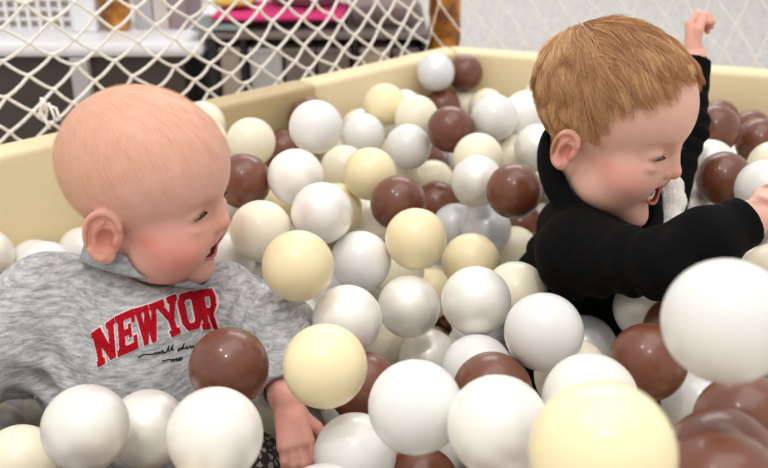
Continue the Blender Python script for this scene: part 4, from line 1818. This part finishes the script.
BM = {'W': ball_mat('white_plastic', srgb(236, 235, 232), 0.28, 0.0, 0.25, 0.5, 0.15),
      'P': ball_mat('pearl_white_plastic', srgb(250, 247, 240), 0.40, 0.28, 0.25, 0.6),
      'C': ball_mat('cream_plastic', srgb(250, 233, 190), 0.35, 0.0, 0.25, 0.5, 0.15),
      'I': ball_mat('ivory_plastic', srgb(246, 238, 214), 0.35, 0.0, 0.25, 0.5, 0.15),
      'B': ball_mat('chocolate_plastic', srgb(112, 63, 43), 0.36, 0.0, 0.35, 0.5),
      'S': ball_mat('silver_grey_plastic', srgb(226, 227, 231), 0.36, 0.14, 0.25, 0.6)}
CNAME = {'W': 'plain white', 'P': 'pearly white', 'C': 'yellowish cream', 'I': 'pale ivory', 'B': 'chocolate brown', 'S': 'silver grey'}

VIS = [(430, 75, 17.5, 'S'), (464, 74, 17.5, 'B'), (445, 103, 18, 'B'), (452, 129, 23.5, 'B'), (466, 102, 17, 'I'), (485, 107, 18, 'I'),
       (495, 121, 23, 'W'), (519, 119, 23, 'W'), (538, 148, 24, 'P'), (512, 152, 23, 'I'), (478, 158, 25, 'I'), (477, 181, 26, 'P'),
       (514, 191, 28, 'B'), (520, 226, 23, 'B'), (514, 250, 24, 'I'), (456, 227, 24, 'S'), (486, 229, 25, 'S'), (471, 262, 29, 'C'),
       (415.5, 239, 31, 'C'), (398, 203, 28, 'B'), (437, 204, 23, 'B'), (433, 181, 21, 'I'), (408, 147, 23, 'W'), (399, 178, 22, 'I'),
       (369, 175, 26.5, 'C'), (344, 169, 24, 'I'), (363, 135, 22, 'W'), (385, 105, 21.5, 'C'), (416, 117, 22, 'I'), (316, 127, 27, 'W'),
       (285, 148, 21, 'B'), (303, 117, 20, 'B'), (251, 142, 24.5, 'I'), (204, 142, 24, 'I'), (182, 117, 18, 'I'), (246, 181, 28, 'B'),
       (293, 177, 28, 'P'), (322, 213, 31, 'P'), (338, 208, 26, 'C'), (368, 220, 25, 'P'), (361, 261, 30.5, 'W'), (400, 273, 26, 'I'),
       (429, 292, 26, 'C'), (261, 231, 31, 'I'), (298, 266, 36, 'C'), (344, 321, 35, 'P'), (409, 306.5, 31.5, 'P'), (476, 301, 35, 'P'),
       (526, 291, 31, 'I'), (544, 334, 39, 'W'), (584, 335, 29, 'S'), (571, 374, 38, 'I'), (590, 401, 48, 'P'), (602, 453, 73, 'C'),
       (621, 288, 33, 'P'), (669, 325, 34, 'B'), (648, 362, 39, 'B'), (726, 321, 63, 'W'), (697, 399, 36, 'W'), (745, 426, 52, 'B'),
       (722, 465, 58, 'B'), (722, 494, 62, 'B'), (774, 275, 32, 'I'), (766, 189, 30, 'W'), (773, 166, 25, 'I'), (723, 179, 27, 'B'),
       (709, 166, 26, 'P'), (668, 164, 23, 'B'), (690, 208, 26, 'P'), (735, 217, 26, 'P'), (715, 129, 24.5, 'B'), (760, 142, 24, 'B'),
       (738, 160, 22, 'P'), (325, 366, 42.5, 'C'), (364, 387, 36, 'B'), (415.5, 407, 47.5, 'W'), (498, 426, 51, 'P'), (493, 391, 40, 'B'),
       (477, 370, 36, 'W'), (429, 359, 30, 'P'), (409, 360, 27, 'P'), (383, 341, 27, 'I'), (354, 456, 42, 'W'), (421, 484, 38, 'B'),
       (325, 507, 44, 'W'), (86, 428, 43.5, 'P'), (148, 429, 39.5, 'P'), (215, 435, 48, 'P'), (20, 464, 39, 'I'), (-4, 434, 31, 'P'),
       (229, 367, 40, 'B'), (269, 416, 30, 'I'), (-10, 252, 23, 'P'), (29, 259, 25, 'W'), (68, 247, 22, 'W'), (46, 269, 28, 'W')]
# depth corrections where a ball is partly out of reach of the size estimate
ball_px = np.array([(x, y) for x, y, r, c in VIS], float)
ball_z = np.array([FPX * BR / r for x, y, r, c in VIS])
pos = np.array([W(x, y, z) for (x, y), z in zip(ball_px, ball_z)])
home = pos.copy()
INN = offset_poly(POLY, WALL_T + BR + 0.001)


def inside_poly(p, poly):
    for i in range(len(poly)):
        a, b = poly[i], poly[(i + 1) % len(poly)]
        e = b - a
        nn = np.array([e[1], -e[0]])
        if (p[:2] - a) @ nn < 0:
            return False
    return True


def clamp_poly(P):
    for i in range(len(INN)):
        a, b = INN[i], INN[(i + 1) % len(INN)]
        e = (b - a) / np.linalg.norm(b - a)
        nn = np.array([e[1], -e[0]])
        s = (P[:, :2] - a) @ nn
        P[:, :2] -= np.minimum(s, 0)[:, None] * nn
    return P


def solid_push(P, fns, r):
    """move points out of the children"""
    for fn in fns:
        Pf = P.astype(F32)
        d = fn(Pf)
        bad = d < r
        if not bad.any():
            continue
        g = np.zeros((bad.sum(), 3))
        for a in range(3):
            e = np.zeros(3, F32)
            e[a] = 0.003
            g[:, a] = (fn(Pf[bad] + e) - fn(Pf[bad] - e)) / 0.006
        g /= np.linalg.norm(g, axis=1, keepdims=True) + 1e-9
        P[bad] += g * (r - d[bad])[:, None]
    return P


KIDS = [baby.sdf, shirt_sdf, legging_sdf, boy.sdf, hoodie_sdf, trouser_sdf]
for q_ in ():
    for z_ in (0.9, 0.95, 1.0, 1.05, 1.1, 1.2):
        pt = W(*q_, z_)[None].astype(F32)
        print(q_, z_, [round(float(fn(pt)[0]), 3) for fn in KIDS])
for it in range(260):
    diff = pos[:, None] - pos[None]
    dist = np.linalg.norm(diff, axis=2) + np.eye(len(pos))
    ov = np.maximum(2 * BR + 0.0003 - dist, 0) * (1 - np.eye(len(pos)))
    push = (diff / dist[:, :, None] * ov[:, :, None]).sum(1) * 0.5
    pos += push
    # slide back towards the seen direction; the distance along the ray stays loose
    ray = pos - CAM
    ray /= np.linalg.norm(ray, axis=1, keepdims=True)
    back = home - pos
    along = (back * ray).sum(1, keepdims=True) * ray
    k = 1.0 if it < 200 else max(0.0, 1 - (it - 200) / 40.0)
    pos += k * (0.22 * (back - along) + 0.03 * along)
    pos = clamp_poly(pos)
    if it % 12 == 0 or it > 250:
        pos = solid_push(pos, KIDS, BR)
shift = [np.hypot(*(np.array(project(p)[:2]) - q)) for p, q in zip(pos, ball_px)]
print('balls: max shift px %.1f mean %.1f' % (max(shift), np.mean(shift)))
for (x, y, r, c), p, s in zip(VIS, pos, shift):
    if s > 4:
        print('   ball', c, x, y, 'moved %.1f px' % s, 'depth %.2f -> %.2f' % (FPX * BR / r, project(p)[2]))

bm = bmesh.new()
bmesh.ops.create_icosphere(bm, subdivisions=4, radius=BR)
ball_me = {}
proto = bpy.data.meshes.new('plastic_ball')
bm.to_mesh(proto)
bm.free()
proto.polygons.foreach_set('use_smooth', [True] * len(proto.polygons))
for k in BM:
    me = proto.copy()
    me.name = 'plastic_ball'
    me.materials.append(BM[k])
    ball_me[k] = me

SPECIAL = {(229, 367): 'chocolate brown plastic ball lying in the lap of the baby',
           (726, 321): 'plain white plastic ball perched above the brown balls beside the sleeve of the boy',
           (602, 453): 'yellowish cream plastic ball on top of the heap above the brown ones',
           (325, 366): 'yellowish cream plastic ball resting on the wrist of the baby',
           (430, 75): 'silver grey plastic ball tucked into the far corner of the pit',
           (464, 74): 'chocolate brown plastic ball against the padded wall in the far corner',
           (514, 191): 'chocolate brown plastic ball touching the back of the boy',
           (246, 181): 'chocolate brown plastic ball just beyond the forehead of the baby',
           (621, 286): 'pearly white plastic ball under the outstretched arm of the boy'}


def zone(px, py):
    if px < 240 and py > 330:
        return 'in front of the baby'
    if px < 100:
        return 'behind the baby'
    if px > 640 and py < 240:
        return 'beyond the boy'
    if px > 555 and py > 260:
        return 'in front of the boy'
    if py < 165:
        return 'along the far walls'
    if py > 340:
        return "near the baby's hand"
    return 'between the children'


placed = []


def add_ball(p, c, label, group):
    o = bpy.data.objects.new('plastic_ball', ball_me[c])
    o.location = Vector(p)
    o.rotation_euler = (random.uniform(0, 6), random.uniform(0, 6), random.uniform(0, 6))
    col.objects.link(o)
    tag(o, label, 'ball', group)
    placed.append(o)
    return o


for (x, y, r, c), p in zip(VIS, pos):
    z = zone(x, y)
    plain = '%s plastic ball %s' % (CNAME[c], z)
    if sum(1 for (x2, y2, r2, c2) in VIS if c2 == c and zone(x2, y2) == z) > 1:
        near = np.argsort(np.linalg.norm(pos - p, axis=1))[1:3]
        n1, n2 = [CNAME[VIS[i][3]] for i in near]
        plain = ('%s ball beside two %s ones %s' % (CNAME[c], n1, z)) if n1 == n2 else ('%s ball beside %s and %s ones %s' % (CNAME[c], n1, n2, z))
    add_ball(p, c, SPECIAL.get((x, y), plain), '%s balls %s' % (CNAME[c], z))

# the rest of the filling: lower layers, and the parts of the pit outside the frame
vpx = np.array([project(p) for p in pos])
allp = list(pos)
cand = []
hx_, hy_, hz_ = 0.0735, 0.0640, 0.0600
for kz in range(0, 7):
    for ky in range(-8, 32):
        for kx in range(-22, 22):
            cand.append((kx * hx_ + (ky % 2) * hx_ / 2 + (kz % 2) * hx_ / 2 + random.uniform(-.004, .004),
                         ky * hy_ + (kz % 2) * 0.021 + random.uniform(-.004, .004), 0.068 + kz * hz_))
cand = np.array(cand)
ok = np.array([inside_poly(p, INN) for p in cand])
cand = cand[ok]
for fn in KIDS:
    cand = cand[fn(cand.astype(F32)) > BR + 0.001]


def surface_height(p):
    w = 1.0 / ((pos[:, 0] - p[0]) ** 2 + (pos[:, 1] - p[1]) ** 2 + 0.003)
    return (w * np.clip(pos[:, 2], 0.25, 0.40)).sum() / w.sum()


KID_PTS = []
for me_o in (shirt, hood):
    vv = np.array([v.co for v in me_o.data.vertices])[::40]
    KID_PTS.append(vv)
for r_, b_ in ((baby_root, baby), (boy_root, boy)):
    for ch in r_.children:
        if ch.name.startswith('body'):
            KID_PTS.append(np.array([v.co for v in ch.data.vertices])[::40])
KID_PTS = np.concatenate(KID_PTS)
kp = np.array([project(p) for p in KID_PTS])
order = np.argsort(-cand[:, 2])
fill = []
for i in order:
    p = cand[i]
    if p[2] > surface_height(p) + 0.004:
        continue
    A = np.array(allp)
    if (np.linalg.norm(A - p, axis=1) < 2 * BR - 0.0002).any():
        continue
    x, y, z = project(p)
    if z > 0.12:
        r = FPX * BR / z
        dd = np.hypot(vpx[:, 0] - x, vpx[:, 1] - y)
        if ((dd < (r + FPX * BR / vpx[:, 2]) * 0.93) & (vpx[:, 2] > z - 0.01) & (x > -r) & (x < 768 + r) & (y > -r) & (y < 468 + r)).any():
            continue
        dk = np.hypot(kp[:, 0] - x, kp[:, 1] - y)
        if ((dk < r) & (kp[:, 2] > z) & (kp[:, 0] > -5) & (kp[:, 0] < 773) & (kp[:, 1] < 473)).any():
            continue
        vis_now = -r < x < 768 + r and -r < y < 468 + r
    elif z > 0 and np.linalg.norm(p - CAM) < 0.25:
        continue
    else:
        vis_now = False
    allp.append(p)
    fill.append((p, vis_now))
# which of the filling balls can be seen between the others
sp = np.array([project(p) for p in allp])
gx, gy = np.meshgrid(np.arange(-60, 830, 3.0), np.arange(-10, 520, 3.0))
zbuf = np.full(gx.shape, 9e9)
own = -np.ones(gx.shape, int)
for i, (x, y, z) in enumerate(sp):
    if z < 0.15:
        continue
    r = FPX * BR / z
    m = ((gx - x) ** 2 + (gy - y) ** 2 < r * r) & (z < zbuf)
    zbuf[m] = z
    own[m] = i
cnt = np.bincount(own[own >= 0], minlength=len(allp))
nv = len(pos)
rank = sorted(range(len(fill)), key=lambda i: (-int(cnt[nv + i] >= 3), -min(cnt[nv + i], 3), -fill[i][0][2], np.linalg.norm(fill[i][0] - CAM)))
single = set(rank[:190])
print('filling balls', len(fill), 'seen', int((cnt[nv:] >= 3).sum()))
KEYS = ['W', 'P', 'C', 'I', 'B', 'P', 'W', 'S']
rest = {k: [] for k in BM}
for i, (p, v) in enumerate(fill):
    c = random.choice(KEYS)
    if i in single:
        where = 'half buried in the gaps between other balls' if cnt[nv + i] >= 3 else 'lying at the edge of the heap away from the children'
        lab = '%s plastic ball %s' % (CNAME[c], where)
        if cnt[nv + i] >= 3:
            near = np.argsort(np.linalg.norm(pos - p, axis=1))[:2]
            n1, n2 = [CNAME[VIS[k_][3]] for k_ in near]
            px_, py_, _ = project(p)
            lab = '%s ball sunk by %s %s' % (CNAME[c], ('two %s ones' % n1) if n1 == n2 else ('%s and %s ones' % (n1, n2)), zone(px_, py_))
        add_ball(p, c, lab, '%s balls %s' % (CNAME[c], where))
    else:
        rest[c].append(p)
bm = bmesh.new()
bmesh.ops.create_icosphere(bm, subdivisions=2, radius=BR)
iv = np.array([v.co for v in bm.verts])
itri = np.array([[v.index for v in f.verts] for f in bm.faces])
bm.free()
Vr, Fr_, Mi = [], [], []
n0 = 0
for mi, k in enumerate(BM):
    for p in rest[k]:
        Vr.append(iv + p)
        Fr_.append(itri + n0)
        Mi.append(np.full(len(itri), mi))
        n0 += len(iv)
ro = np_mesh('plastic_balls', np.concatenate(Vr), np.concatenate(Fr_), BM['W'])
for k in list(BM)[1:]:
    ro.data.materials.append(BM[k])
ro.data.polygons.foreach_set('material_index', np.concatenate(Mi).astype(np.int32))
tag(ro, 'lower layers of white, cream and brown plastic balls filling the pit', 'balls', None, 'stuff')
